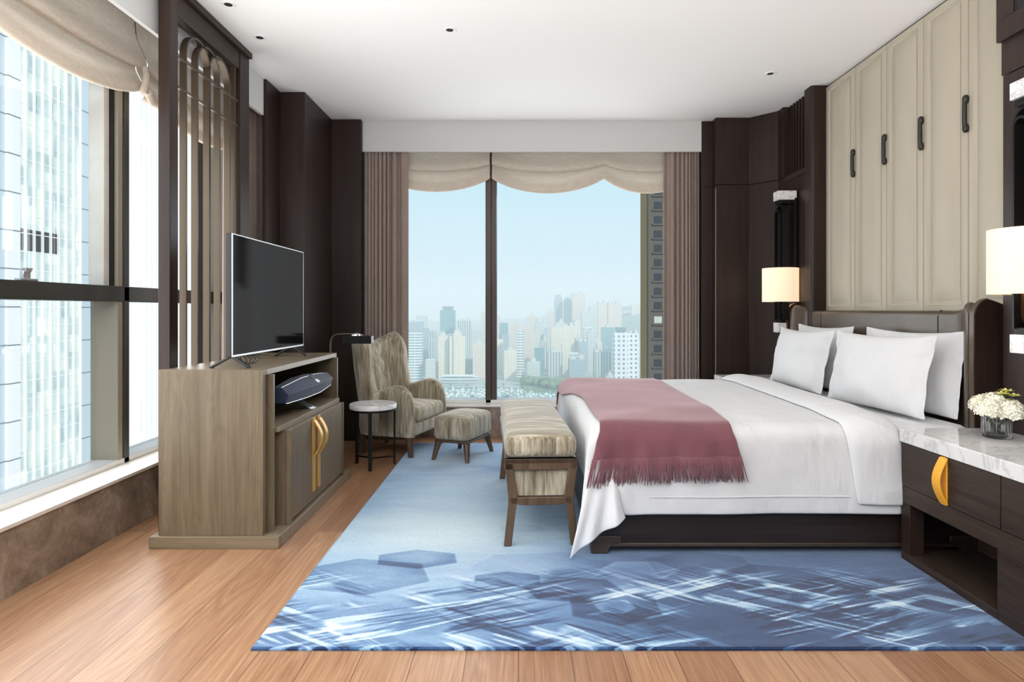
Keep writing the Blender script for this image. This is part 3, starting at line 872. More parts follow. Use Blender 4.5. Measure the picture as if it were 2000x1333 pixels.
for sy in (-1, 1):
    y0, y1 = sorted((sy * HL, sy * (HL - 0.035)))
    MB().prism([(-0.16, 0.262), (-0.10, 0.258), (0.10, 0.258), (0.16, 0.262), (0.152, 0.225), (0.08, 0.218), (-0.08, 0.218), (-0.152, 0.225)], y0, y1, 'y').build('lower_rail', M['leg_wood'], t, bevel=0.003)
    for sx in (-1, 1):
        out = [(0.184, 0.43), (0.166, 0.26), (0.166, 0.22), (0.188, 0.0135)]
        inn = [(0.150, 0.0135), (0.127, 0.20), (0.118, 0.262), (0.143, 0.43)]
        MB().prism([(sx * a, b) for a, b in out + inn], y0, y1, 'y').build('leg', M['leg_wood'], t, bevel=0.003)

# ================================================================== BED
NY, FY, FX, TZ = 3.078, 5.19, 0.345, 0.632
t = thing('bed', 'king-size bed with dark wood base and brown leather winged headboard', 'bed', (1.3, 4.13, 0))
for (y0, y1) in ((3.095, 3.135), (5.135, 5.175)):
    B(0.36, 2.26, y0, y1, 0.055, 0.29).build('side_rail', M['dark_wood_x'], t, bevel=0.004)
    B(0.42, 2.20, y0 - 0.004, y1 + 0.004, 0.045, 0.064).build('rail_moulding', M['dark_wood_edge'], t, bevel=0.004)
B(0.355, 0.40, 3.135, 5.135, 0.055, 0.29).build('foot_rail', M['dark_wood_y'], t, bevel=0.004)
for (x, sx) in ((0.352, 1), (2.25, -1)):
    for (y0, y1) in ((3.088, 3.15), (5.12, 5.182)):
        pf = [(x, 0.014), (x + sx * 0.085, 0.014), (x + sx * 0.088, 0.03)] + [(x + sx * (0.088 + 0.06 * (1 - math.cos(a))), 0.03 + 0.034 * math.sin(a)) for a in np.linspace(0.2, PI / 2, 6)] + [(x + sx * 0.15, 0.10), (x, 0.10)]
        MB().prism(pf, y0, y1, 'y').build('foot', M['dark_wood_edge'], t, bevel=0.005)
B(0.40, 2.24, 3.135, 5.135, 0.20, 0.28).build('slat_base', M['dark_wood_x'], t)
rbox(0.40, 2.235, 3.115, 5.155, 0.285, 0.630, 0.05, 0.004).build('mattress', M['cotton'], t, smooth=True, sharp=0)
# winged headboard, lofted round its plan
def headboard():
    path = []
    y_n, y_f = 3.085, 5.19
    for k in range(11): a = k / 10; path.append((2.205 + 0.075 * sstep(0, 1, a), y_n + 0.03 + 0.17 * a ** 1.0, a))
    for y in np.linspace(y_n + 0.22, y_f - 0.22, 42): path.append((2.285, y, 1.0))
    for k in range(11): a = 1 - k / 10; path.append((2.205 + 0.075 * sstep(0, 1, a), y_f - 0.03 - 0.17 * a, a))
    G = []
    n = len(path)
    for i, (x, y, a) in enumerate(path):
        p0 = path[max(0, i - 1)]; p1 = path[min(n - 1, i + 1)]
        tx, ty = p1[0] - p0[0], p1[1] - p0[1]; l = math.hypot(tx, ty); nx, ny = ty / l, -tx / l    # away from the room
        d = min(y - (y_n + 0.03), (y_f - 0.03) - y)
        top = 1.197 + 0.045 * (1 - sstep(0.02, 0.24, d))
        tip = max(0, 1 - d / 0.05)
        top -= 0.045 * tip ** 2
        T = 0.055
        col = []
        for z in np.linspace(0.35, top - T / 2, 10): col.append((x, y, z))
        for q in np.linspace(0, PI, 7)[1:-1]: col.append((x + nx * T * (0.5 - 0.5 * math.cos(q)), y + ny * T * (0.5 - 0.5 * math.cos(q)), top - T / 2 + T / 2 * math.sin(q)))
        for z in np.linspace(top - T / 2, 0.35, 4): col.append((x + nx * T, y + ny * T, z))
        G.append(col)
    mb = MB().grid(G); m = len(G[0])
    mb.f.append(tuple(range(m))); mb.f.append(tuple((n - 1) * m + k for k in range(m)))
    o = mb.build('headboard', M['leather'], t, smooth=True, sharp=60)
    for y in (3.46, 4.80):
        MB().tube([(2.2835, y, z) for z in np.linspace(0.5, 1.165, 6)] + [(2.296, y, 1.196), (2.31, y, 1.198)], 0.0022, 6).build('seam', M['leather_dark'], o)
    # dark wood backs of the two wings
    for (ya, yb) in ((3.062, 3.086), (5.189, 5.213)):
        pr = [(2.375, 0.06), (2.205, 0.06), (2.193, 0.9), (2.196, 1.12)] + [(2.268 - 0.072 * math.cos(a), 1.16 + 0.092 * math.sin(a)) for a in np.linspace(0.1, 1.75, 12)] + [(2.325, 1.235), (2.375, 1.213)]
        pr = [(min(x_, 2.276), z_) for x_, z_ in pr] if ya < 3.07 and False else pr
        MB().prism(pr, ya, yb, 'y').build('wing_side', M['dark_wood'], o, bevel=0.006)
        MB().strip([(2.203, (ya + yb) / 2, 0.35), (2.192, (ya + yb) / 2, 0.9), (2.195, (ya + yb) / 2, 1.12)] + [(2.268 - 0.073 * math.cos(a), (ya + yb) / 2, 1.16 + 0.094 * math.sin(a)) for a in np.linspace(0.1, 1.5, 10)], 0.03, 0.006, (0, 1, 0)).build('wing_piping', M['leather'], o, smooth=True)
    B(2.335, 2.375, 3.086, 5.189, 0.06, 1.17).build('headboard_back', M['dark_wood'], o)
headboard()


def vnoise(seed):
    R = np.random.default_rng(seed); L = R.random((64, 64))
    def f(x, y):
        xi, yi = math.floor(x), math.floor(y); u, v = x - xi, y - yi
        u = u * u * (3 - 2 * u); v = v * v * (3 - 2 * v)
        a, b = L[xi % 64, yi % 64], L[(xi + 1) % 64, yi % 64]; c_, d = L[xi % 64, (yi + 1) % 64], L[(xi + 1) % 64, (yi + 1) % 64]
        return (a * (1 - u) + b * u) * (1 - v) + (c_ * (1 - u) + d * u) * v - 0.5
    return f
vn1, vn2, vn3 = vnoise(1), vnoise(2), vnoise(3)


def drape(s, q, lift=0.0, rr=0.075, far=False, flap=True):
    """cloth over the bed: s = cloth distance from the foot edge, q = from the near edge (negative = hanging)"""
    def edge(u):
        if u >= rr: return u, 0.0
        th = (rr - u) / rr
        if th < PI / 2: return rr - rr * math.sin(th), rr * (1 - math.cos(th))
        return 0.0, rr + (rr - rr * PI / 2 - u)
    width = FY - NY
    hs, ds = edge(s)
    if q <= width / 2:
        hq, dq = edge(q); sgn = 1
    else:
        hq, dq = edge(width - q); sgn = -1
    d = math.hypot(ds, dq)
    x = FX + hs; y = hq
    if ds > 0 and dq > 0:
        ph = math.atan2(dq, ds); g = math.sin(2 * ph); r = d
        x -= 0.10 * r * g * (1 if ph < PI / 4 else 0.55 + 0.45 * g); y -= 0.02 * r * g
    if flap and dq > 0.02:
        # cloth gathered towards the corner leans along the side
        k = min(1, dq / 0.42)
        x += 0.15 * k ** 1.4 * math.exp(-max(0, hs) / 0.22) * (1 if ds <= 0 else max(0, math.cos(min(1.0, ds / dq) * PI / 2)))
        wv = math.exp(-((x - (FX + 0.20)) / 0.05) ** 2)
        y -= 0.03 * k * math.exp(-((hs - 0.10) / 0.09) ** 2) - 0.016 * k * wv
    if dq > 0:
        k = min(1, dq / 0.3)
        y -= k * (0.018 + 0.020 * vn1(x * 3.2 + 7, 0.8 * dq) + 0.008 * vn2(x * 9, 1.5 * dq))
    if ds > 0:
        x -= min(1, ds / 0.3) * (0.006 + 0.008 * vn2(y * 5, ds * 2))
    z = TZ - d
    topw = max(0.0, 1 - d / 0.1)
    z += topw * (0.012 * vn3(x * 2.2, y * 2.2) + 0.006 * vn1(x * 5, y * 5) + 0.018 * min(1, min(hq, hs) / 0.4))
    # outward lift for layers
    if d < rr:
        c = d / rr; z += lift * (1 - c * 0.5); y -= lift * c if dq > 0 else 0; x -= lift * c if ds > 0 else 0
    else:
        if dq > 0: y -= lift
        if ds > 0: x -= lift
    y = NY + y if sgn == 1 else FY - y
    return (x, y, z)


duvet = thing('duvet', 'white duvet draped over the bed with a corner trailing to the rug', 'duvet', (1.1, 4.13, TZ))
ss = list(np.arange(-0.264, 0.0, 0.022)) + list(np.arange(0.0, 0.30, 0.02)) + list(np.linspace(0.30, 1.50, 40))
qs = list(np.arange(-0.385, 0.0, 0.022)) + list(np.arange(0.0, 0.3, 0.025)) + list(np.linspace(0.3, 1.81, 34)) + list(np.arange(1.835, 2.11, 0.025)) + list(np.arange(2.112, 2.4, 0.03))
MB().grid([[drape(s, q) for q in qs] for s in ss]).build('cover', M['cotton'], duvet, smooth=True, sharp=0, solid=0.008, sub=1)
# stitched hem line along the near side
hm = MB().tube([Vector(drape(s, -0.30)) + Vector((0, -0.006, 0)) for s in np.linspace(0.25, 1.25, 40)], 0.0028, 6)
hm.build('hem_stitch', M['cotton'], duvet, smooth=True)
# loose corner fold trailing to the rug
G = []
for i in range(25):
    a_ = i / 24; row = []
    for j in range(29):
        b_ = j / 28
        xl = 0.330 - 0.090 * b_ ** 1.1; xr = 0.455 + 0.055 * b_ + 0.006 * math.sin(6 * b_)
        zb = 0.016 + 0.197 * a_ ** 0.85
        z = 0.43 + (zb - 0.43) * b_
        y = NY - 0.020 - 0.062 * b_ ** 0.8 - 0.018 * (1 - a_) * math.sin(PI * b_) - 0.014 * b_ * math.sin(a_ * 7.5 + 0.6) - 0.012 * b_ * math.sin(a_ * 15 + 2 * b_) + 0.020 * max(0, a_ - 0.86) / 0.14 + 0.03 * (1 - a_) ** 3 * b_
        row.append((xl + (xr - xl) * a_, y, z))
    G.append(row)
MB().grid(G).build('corner_fold', M['cotton'], duvet, smooth=True, sharp=0, solid=0.007, sub=1)
# turned-back upper edge
G = []
for s in np.linspace(0, 1, 16):
    row = []
    for q in list(np.arange(-0.335, 0.0, 0.022)) + list(np.arange(0.0, 0.3, 0.025)) + list(np.linspace(0.3, 1.81, 30)) + list(np.arange(1.835, 2.3, 0.03)):
        k = max(0, min(1, q / 2.1))
        sx = (1.235 + 0.06 * k) + (0.27 if q > 0 else 0.27 - 0.10 * q / 0.335 * -1 * 0.0) * s
        if q < 0: sx += 0.05 * (-q / 0.335)
        p = drape(sx, q, 0.008 + 0.042 * math.sin(PI * min(1, s * 1.0)) ** 0.6 * (1 if q > 0.05 else 0.35 + 0.65 * sstep(-0.25, 0.05, q)))
        row.append(p)
    G.append(row)
MB().grid(G).build('turned_back_edge', M['cotton'], duvet, smooth=True, sharp=0, solid=0.008, sub=1)

# wool throw with fringe
_n = NT('dusty_rose_wool')
_a = _n.noise(_n.coord((700, 700, 700)), 1.0, 2); _b = _n.noise(_n.coord((5, 5, 5)), 1.0, 3)
M['throw'] = _n.surf(_n.ramp(_n.math('ADD', _n.math('MULTIPLY', _a, 0.6), _n.math('MULTIPLY', _b, 0.4)), [(0.35, srgb(100, 60, 67)), (0.65, srgb(122, 79, 86))]), 0.95, normal=_n.bump(_a, 0.3, 0.002), spec=0.1, sheen=0.6, Sheen_Tint=(1.0, 0.78, 0.80, 1))
throw = thing('throw_blanket', 'dusty rose wool throw with fringed edge lying across the foot of the bed', 'blanket', (0.7, 4.1, TZ))
def throw_pt(f, q, lift=0.016):
    k = max(0, min(1, q / (FY - NY)))
    s0 = 0.055 - 0.125 * sstep(0.35, 1.0, k); s1 = 0.695 + 0.045 * k
    if q < 0.05:
        s0 -= 0.0; s1 += 0.05 * min(1, max(0, -q) / 0.2)
    s = s0 + (s1 - s0) * f
    p = Vector(drape(max(s, -0.3), q, lift, flap=False))
    if q < 0:
        h = -q
        p.x -= 0.30 * h * (1 - f) ** 2
        p.y -= 0.010 * math.sin(f * 19 + 1.0) * min(1, h / 0.1) + 0.008 * math.sin(f * 43) * min(1, h / 0.2) + 0.012 * min(1, h / 0.1)
        p.z -= 0.10 * h * (1 - f) ** 3
    return p
fs = np.linspace(0, 1, 60)
tq = list(np.arange(-0.105, 0.0, 0.013)) + list(np.arange(0.0, 0.3, 0.025)) + list(np.linspace(0.3, 1.81, 34)) + list(np.arange(1.835, 2.30, 0.03))
MB().grid([[throw_pt(f, q) for q in tq] for f in fs]).build('wool_cloth', M['throw'], throw, smooth=True, sharp=0, solid=0.006, sub=1)
fr = MB(); R = random.Random(5)
for i in range(240):
    f = (i + 0.5) / 240
    p = throw_pt(f, -0.102); q_ = throw_pt(f, -0.23)
    d = (q_ - p).normalized() * (0.112 + R.uniform(-0.014, 0.014) + 0.02 * (1 - f) ** 3)
    jx, jy = R.uniform(-0.012, 0.012), R.uniform(-0.006, 0.004)
    path = [p, p + d * 0.35 + Vector((jx * 0.2, -0.004 + jy * 0.5, 0)), p + d * 0.7 + Vector((jx * 0.6, jy - 0.002, 0)), p + d + Vector((jx, jy, 0))]
    fr.tube(path, 0.0036, 6, 0.0020)
fr.build('fringe', M['throw'], throw, smooth=True, sharp=0)


def pillow(label, base, yc, w, h, th, lean, seed, yaw=0.0):
    """upright pillow with a flat flange; base = x of the bottom edge"""
    f1 = vnoise(seed)
    def face(sgn):
        G = []
        N_ = 40
        for i in range(N_ + 1):
            row = []
            for j in range(N_ + 1):
                u, v = 2 * i / N_ - 1, 2 * j / N_ - 1
                bu, bv = w / 2, h / 2
                fl = 0.045
                uu = min(1, abs(u) * bu / (bu - fl)); vv = abs(v)
                prof = (max(0, 1 - uu ** 2.4) * max(0, 1 - vv ** 2.6)) ** 0.52
                yy = u * bu * (1 - 0.045 * (1 - v * v) * abs(u) ** 3)
                zz = v * bv * (1 - (0.055 if v > 0 else 0.02) * (1 - u * u) * abs(v) ** 3)
                zz -= 0.012 * (1 - u * u) * (v > 0) * v
                xx = sgn * (0.0025 + th / 2 * prof * (1 + 0.25 * f1(u * 2 + 5, v * 2 + 5)) * (1 - 0.12 * v))
                xx += 0.014 * f1(u * 3.1 + 20, v * 2.3 + 9) + 0.010 * f1(u * 7 + 40, v * 5 + 3) * sstep(0.45, 1.0, abs(u)) + 0.02 * (abs(u) ** 6) * (f1(v * 2 + 3, 7.7) + (0.3 if u < 0 else -0.2))
                row.append((xx, yy, zz))
            G.append(row)
        return G
    mb = MB().grid(face(1)); mb.grid(face(-1))
    A = []
    # stitch the border
    n = 41
    idx = [(i, 0) for i in range(n)] + [(n - 1, j) for j in range(1, n)] + [(i, n - 1) for i in range(n - 2, -1, -1)] + [(0, j) for j in range(n - 2, 0, -1)]
    for k in range(len(idx)):
        a, b = idx[k], idx[(k + 1) % len(idx)]
        ia, ib = a[0] * n + a[1], b[0] * n + b[1]
        mb.f.append((ia, ib, ib + n * n, ia + n * n))
    Rm = Matrix.Rotation(yaw, 4, 'Z') @ Matrix.Rotation(lean, 4, 'Y')
    cz = 0.645 + h / 2 * math.cos(lean) + 0.004
    cx = base + h / 2 * math.sin(lean)
    mb.v = [tuple(Rm @ Vector(p) + Vector((cx, yc, cz))) for p in mb.v]
    o = mb.build('pillow', M['cotton'], None, smooth=True, sharp=0, org=(base, yc, 0.645), sub=1)
    return tag(o, label, 'pillow', 'white pillows on the bed')


pillow('white pillow leaning on the headboard behind the front pair, on the side nearest the vase', 2.170, 3.585, 0.82, 0.45, 0.13, math.radians(7), 11, 0.06)
pillow('white pillow leaning on the headboard behind the front pair, on the window side', 2.150, 4.60, 0.82, 0.45, 0.14, math.radians(8), 12, 0.0)
pillow('large white front pillow on the side nearest the marble nightstand', 1.990, 3.60, 0.84, 0.43, 0.15, math.radians(9), 13, 0.09)
pillow('large white front pillow on the window side of the bed', 1.965, 4.55, 0.82, 0.43, 0.17, math.radians(11), 14, 0.0)

# ================================================================== NIGHTSTANDS
t = thing('nightstand', 'dark wood nightstand with white marble top, yellow pull and vase, nearest the camera', 'nightstand', (2.05, 2.4, 0), group='nightstands')
B(1.826, 2.279, 1.62, 3.046, 0.571, 0.634).build('marble_top', M['marble_grey'], t, bevel=0.003)
case = MB().box(1.852, 2.275, 1.64, 3.038, 0.29, 0.571).box(1.833, 2.275, 1.64, 3.043, 0.285, 0.362)
case.build('case', M['dark_wood_y'], t, bevel=0.002)
d = B(1.833, 1.852, 2.418, 3.041, 0.365, 0.568).build('drawer', M['dark_wood_y'], t, bevel=0.0015)
st = MB().box(1.826, 1.834, 2.712, 2.750, 0.362, 0.592 - 0.025)
st.strip([(1.829 - 0.034 * math.sin(PI * k / 16), 2.731, 0.562 - 0.195 * k / 16) for k in range(17)], 0.050, 0.007, (0, 1, 0))
st.build('pull', M['yellow_leather'], d, bevel=0.0015)
B(1.833, 1.852, 1.66, 2.412, 0.365, 0.568).build('side_panel', M['dark_wood_y'], t, bevel=0.0015)
B(1.833, 2.275, 1.64, 2.432, 0.013, 0.285).build('side_cupboard', M['dark_wood_y'], t, bevel=0.002)
B(1.833, 2.275, 2.432, 3.043, 0.013, 0.048).build('bottom_board', M['dark_wood_y'], t, bevel=0.002)
B(1.833, 1.90, 2.975, 3.043, 0.048, 0.285).build('corner_post', M['dark_wood'], t, bevel=0.002)
B(2.20, 2.275, 2.432, 3.043, 0.048, 0.285).build('back_board', M['dark_wood_y'], t)
t = thing('nightstand', 'marble-topped nightstand on the window side of the bed, mostly hidden behind it', 'nightstand', (2.0, 5.4, 0), group='nightstands')
B(1.715, 2.275, 5.28, 5.57, 0.571, 0.634).build('marble_top', M['marble_grey'], t, bevel=0.003)
B(1.735, 2.27, 5.29, 5.56, 0.013, 0.571).build('case', M['dark_wood_y'], t, bevel=0.002)

# ================================================================== WALL LAMPS
_n = NT('lit_lamp_shade')
_p = _n.n('MixShader', {0: 0.5, 1: _n.n('BsdfDiffuse', {'Color': srgb(245, 234, 216)}).outputs[0], 2: _n.n('BsdfTranslucent', {'Color': srgb(250, 232, 206)}).outputs[0]})
_p = _n.n('AddShader', {0: _p.outputs[0], 1: _n.n('Emission', {'Color': (1.0, 0.88, 0.74, 1), 'Strength': 0.32}).outputs[0]})
_n.t.links.new(_p.outputs[0], _n.out.inputs[0])
M['shade'] = _n.m
def sconce(label, yc):
    X = 2.28
    t = thing('wall_lamp', label, 'wall lamp', (X, yc, 1.02), group='bedside wall lamps')
    B(X - 0.02, X - 0.001, yc - 0.055, yc + 0.055, 1.09, 2.12).build('back_plate', M['black_metal'], t, bevel=0.002)
    for z0, z1 in ((2.105, 2.18), (1.015, 1.095)):
        MB().box(X - 0.155, X - 0.001, yc - 0.05, yc + 0.05, z0, z1).build('marble_block', M['marble'], t, bevel=0.003)
        MB().box(X - 0.14, X - 0.001, yc - 0.045, yc + 0.045, z0 - 0.03 if z0 > 2 else z1, z0 if z0 > 2 else z1 + 0.03).build('bracket', M['black_metal'], t, bevel=0.002)
    # nested arches
    for (r, xo) in ((0.066, 0.10), (0.036, 0.125)):
        zt = 2.07 - (0.066 - r) * 1.6
        pts = [(X - xo, yc - r, 1.12), (X - xo, yc - r, zt - r)] + [(X - xo, yc - r * math.cos(a), zt - r + r * math.sin(a)) for a in np.linspace(0, PI, 15)[1:-1]] + [(X - xo, yc + r, zt - r), (X - xo, yc + r, 1.12)]
        MB().strip(pts, 0.05, 0.012, (1, 0, 0)).build('arch', M['black_metal'], t, smooth=True, sharp=35)
    for dy in (-0.032, 0.032):
        MB().strip([(X - 0.06, yc + dy, 1.12)] + [(X - 0.06 - 0.055 * math.sin(a), yc + dy, 1.125 + 0.06 * (1 - math.cos(a))) for a in np.linspace(0.3, PI / 2, 8)] + [(X - 0.116, yc + dy, 1.30)], 0.022, 0.012, (0, 1, 0)).build('lamp_arm', M['copper'], t, smooth=True, sharp=35)
    sh = MB().lathe([(0.138, 1.268), (0.142, 1.268), (0.142, 1.545), (0.138, 1.545), (0.138, 1.268)], (X - 0.116, yc, 0), 48)
    sh.build('lamp_shade', M['shade'], t, smooth=True)
    MB().cyl((X - 0.116, yc, 0), 0.137, 1.538, 1.541, 40).build('diffuser', M['shade'], t)
    lamp('bulb', 'POINT', (X - 0.116, yc, 1.40), 4.0, (1.0, 0.80, 0.60), shadow_soft_size=0.03)
    return t
sconce('lit cream-shaded wall lamp between marble blocks, on the far side of the bed', 5.25)
sconce('lit cream-shaded wall lamp above the vase, cut by the photo edge', 2.70)

# ================================================================== VASE AND FLOWERS
VX, VY, VZ = 2.118, 2.815, 0.634
_n = NT('ribbed_glass')
_g = _n.n('BsdfPrincipled', {'Base Color': (0.93, 0.95, 0.96, 1), 'Roughness': 0.02, 'IOR': 1.45, 'Transmission Weight': 1.0})
_n.t.links.new(_g.outputs[0], _n.out.inputs[0]); M['ribbed_glass'] = _n.m
rip = lambda a, z: 0.045 * abs(math.sin(a * 11)) if 0.008 < z < 0.101 else 0.0
v = MB().lathe([(0.0005, 0.0), (0.046, 0.0), (0.053, 0.006), (0.0545, 0.03), (0.0545, 0.09), (0.055, 0.102), (0.0515, 0.102), (0.0495, 0.09), (0.0495, 0.02), (0.044, 0.013), (0.0005, 0.012)], (VX, VY, VZ + 0.0005), 132, rip)
tag(v.build('vase', M['ribbed_glass'], None, smooth=True, sharp=0, org=(VX, VY, VZ)), 'small ribbed clear glass vase of flowers on the marble nightstand', 'vase')
_n = NT('cream_petals')
M['petal'] = _n.surf(_n.ramp(_n.noise(_n.coord((60, 60, 60)), 1.0, 2), [(0.35, srgb(226, 222, 196)), (0.65, srgb(248, 246, 236))]), 0.8, spec=0.2)
M['petal_green'] = plain('lime_petals', srgb(232, 230, 150), 0.7)
M['stamen'] = plain('stamen', srgb(190, 176, 40), 0.7)
M['stem'] = plain('flower_stem', srgb(94, 118, 60), 0.6)
def bloom(mb, c, r, n, R, ps, up=-0.35):
    c = Vector(c)
    for i in range(n):
        z = 1 - (1 - up) * (i + 0.5) / n; a = i * 2.39996
        s = math.sqrt(max(0, 1 - z * z))
        d = Vector((s * math.cos(a), s * math.sin(a), z))
        o = c + d * r * R.uniform(0.86, 1.04)
        tx = d.cross(Vector((0.3, 0.2, 1))).normalized(); ty = d.cross(tx)
        rot = R.uniform(0, 6.28)
        for k in range(4):
            b = rot + k * PI / 2
            e1 = tx * math.cos(b) + ty * math.sin(b); e2 = tx * -math.sin(b) + ty * math.cos(b)
            tip = o + e1 * ps + d * ps * R.uniform(-0.1, 0.45)
            mid = o + e1 * ps * 0.6 + d * ps * 0.18
            n0 = len(mb.v)
            mb.v += [tuple(o), tuple(mid + e2 * ps * 0.48), tuple(tip + e2 * ps * 0.2), tuple(tip - e2 * ps * 0.2), tuple(mid - e2 * ps * 0.48)]
            mb.f += [(n0, n0 + 1, n0 + 2, n0 + 3, n0 + 4)]
R = random.Random(3)
spots = [((-0.062, -0.035, 0.128), 0.050, 'at the left side of the ribbed vase'), ((0.012, -0.058, 0.120), 0.050, 'at the front of the ribbed vase'), ((0.062, -0.004, 0.122), 0.048, 'at the right side of the ribbed vase'),
         ((-0.03, 0.045, 0.135), 0.048, 'at the back of the ribbed vase'), ((-0.022, -0.012, 0.155), 0.044, 'in the middle of the ribbed vase')]
for (dx, dy, dz), r, txt in spots:
    tt = thing('hydrangea', 'cream hydrangea bloom ' + txt, 'flower', (VX + dx * 0.3, VY + dy * 0.3, VZ + 0.016), group='cream hydrangeas in the ribbed glass vase')
    mb = MB(); bloom(mb, (VX + dx, VY + dy, VZ + dz), r, 85, R, 0.0135); mb.build('flower_head', M['petal'], tt)
    MB().tube([(VX + dx * 0.25, VY + dy * 0.25, VZ + 0.018), (VX + dx * 0.35, VY + dy * 0.35, VZ + 0.06), (VX + dx * 0.9, VY + dy * 0.9, VZ + dz - r * 0.5)], 0.003, 8).build('stem', M['stem'], tt, smooth=True)
for (dx, dy, dz), txt in [((0.0, -0.03, 0.196), 'left one of the three on top'), ((0.034, -0.012, 0.206), 'topmost of the three'), ((0.058, -0.02, 0.186), 'right one of the three on top')]:
    tt = thing('orchid_flower', 'small lime and yellow flower above the cream hydrangeas, ' + txt, 'flower', (VX + dx * 0.2, VY + dy * 0.2, VZ + 0.016), group='lime flowers in the ribbed glass vase')
    mb = MB(); o = Vector((VX + dx, VY + dy, VZ + dz))
    for ring, (k_, ps, lift) in enumerate([(6, 0.031, 0.35), (5, 0.021, 1.0)]):
        for k in range(k_):
            b = 2 * PI * k / k_ + ring + dx * 40
            e1 = Vector((math.cos(b), math.sin(b) * 0.9, lift * 0.6)); e2 = Vector((-math.sin(b), math.cos(b), 0))
            n0 = len(mb.v)
            mb.v += [tuple(o), tuple(o + e1 * ps * 0.5 + e2 * ps * 0.3), tuple(o + e1 * ps * 0.9 + e2 * ps * 0.22), tuple(o + e1 * ps * 1.1), tuple(o + e1 * ps * 0.9 - e2 * ps * 0.22), tuple(o + e1 * ps * 0.5 - e2 * ps * 0.3)]
            mb.f.append(tuple(range(n0, n0 + 6)))
    mb.build('petals', M['petal_green'], tt)
    MB().lathe([(0.0005, -0.004), (0.005, 0.0), (0.004, 0.008), (0.0005, 0.010)], o, 10).build('flower_centre', M['stamen'], tt, smooth=True)
    MB().tube([(VX + dx * 0.15, VY + dy * 0.15, VZ + 0.018), (VX + dx * 0.6, VY + dy * 0.6, VZ + 0.12), tuple(o)], 0.0022, 6).build('stem', M['stem'], tt, smooth=True)

# ================================================================== RUG
def np_noise(u, v, seed):
    L = np.random.default_rng(seed).random((128, 128)).astype(np.float32)
    ui, vi = np.floor(u).astype(int), np.floor(v).astype(int); a, b = u - ui, v - vi
    a = a * a * (3 - 2 * a); b = b * b * (3 - 2 * b)
    g = lambda i, j: L[i % 128, j % 128]
    return (g(ui, vi) * (1 - a) + g(ui + 1, vi) * a) * (1 - b) + (g(ui, vi + 1) * (1 - a) + g(ui + 1, vi + 1) * a) * b


def fbm(u, v, seed, oct=4):
    s = 0; w = 0.5; t_ = 0
    for k in range(oct):
        s = s + w * np_noise(u * 2 ** k, v * 2 ** k, seed + k); t_ += w; w *= 0.5
    return s / t_


def smooth(a, b, x):
    t_ = np.clip((x - a) / (b - a), 0, 1); return t_ * t_ * (3 - 2 * t_)


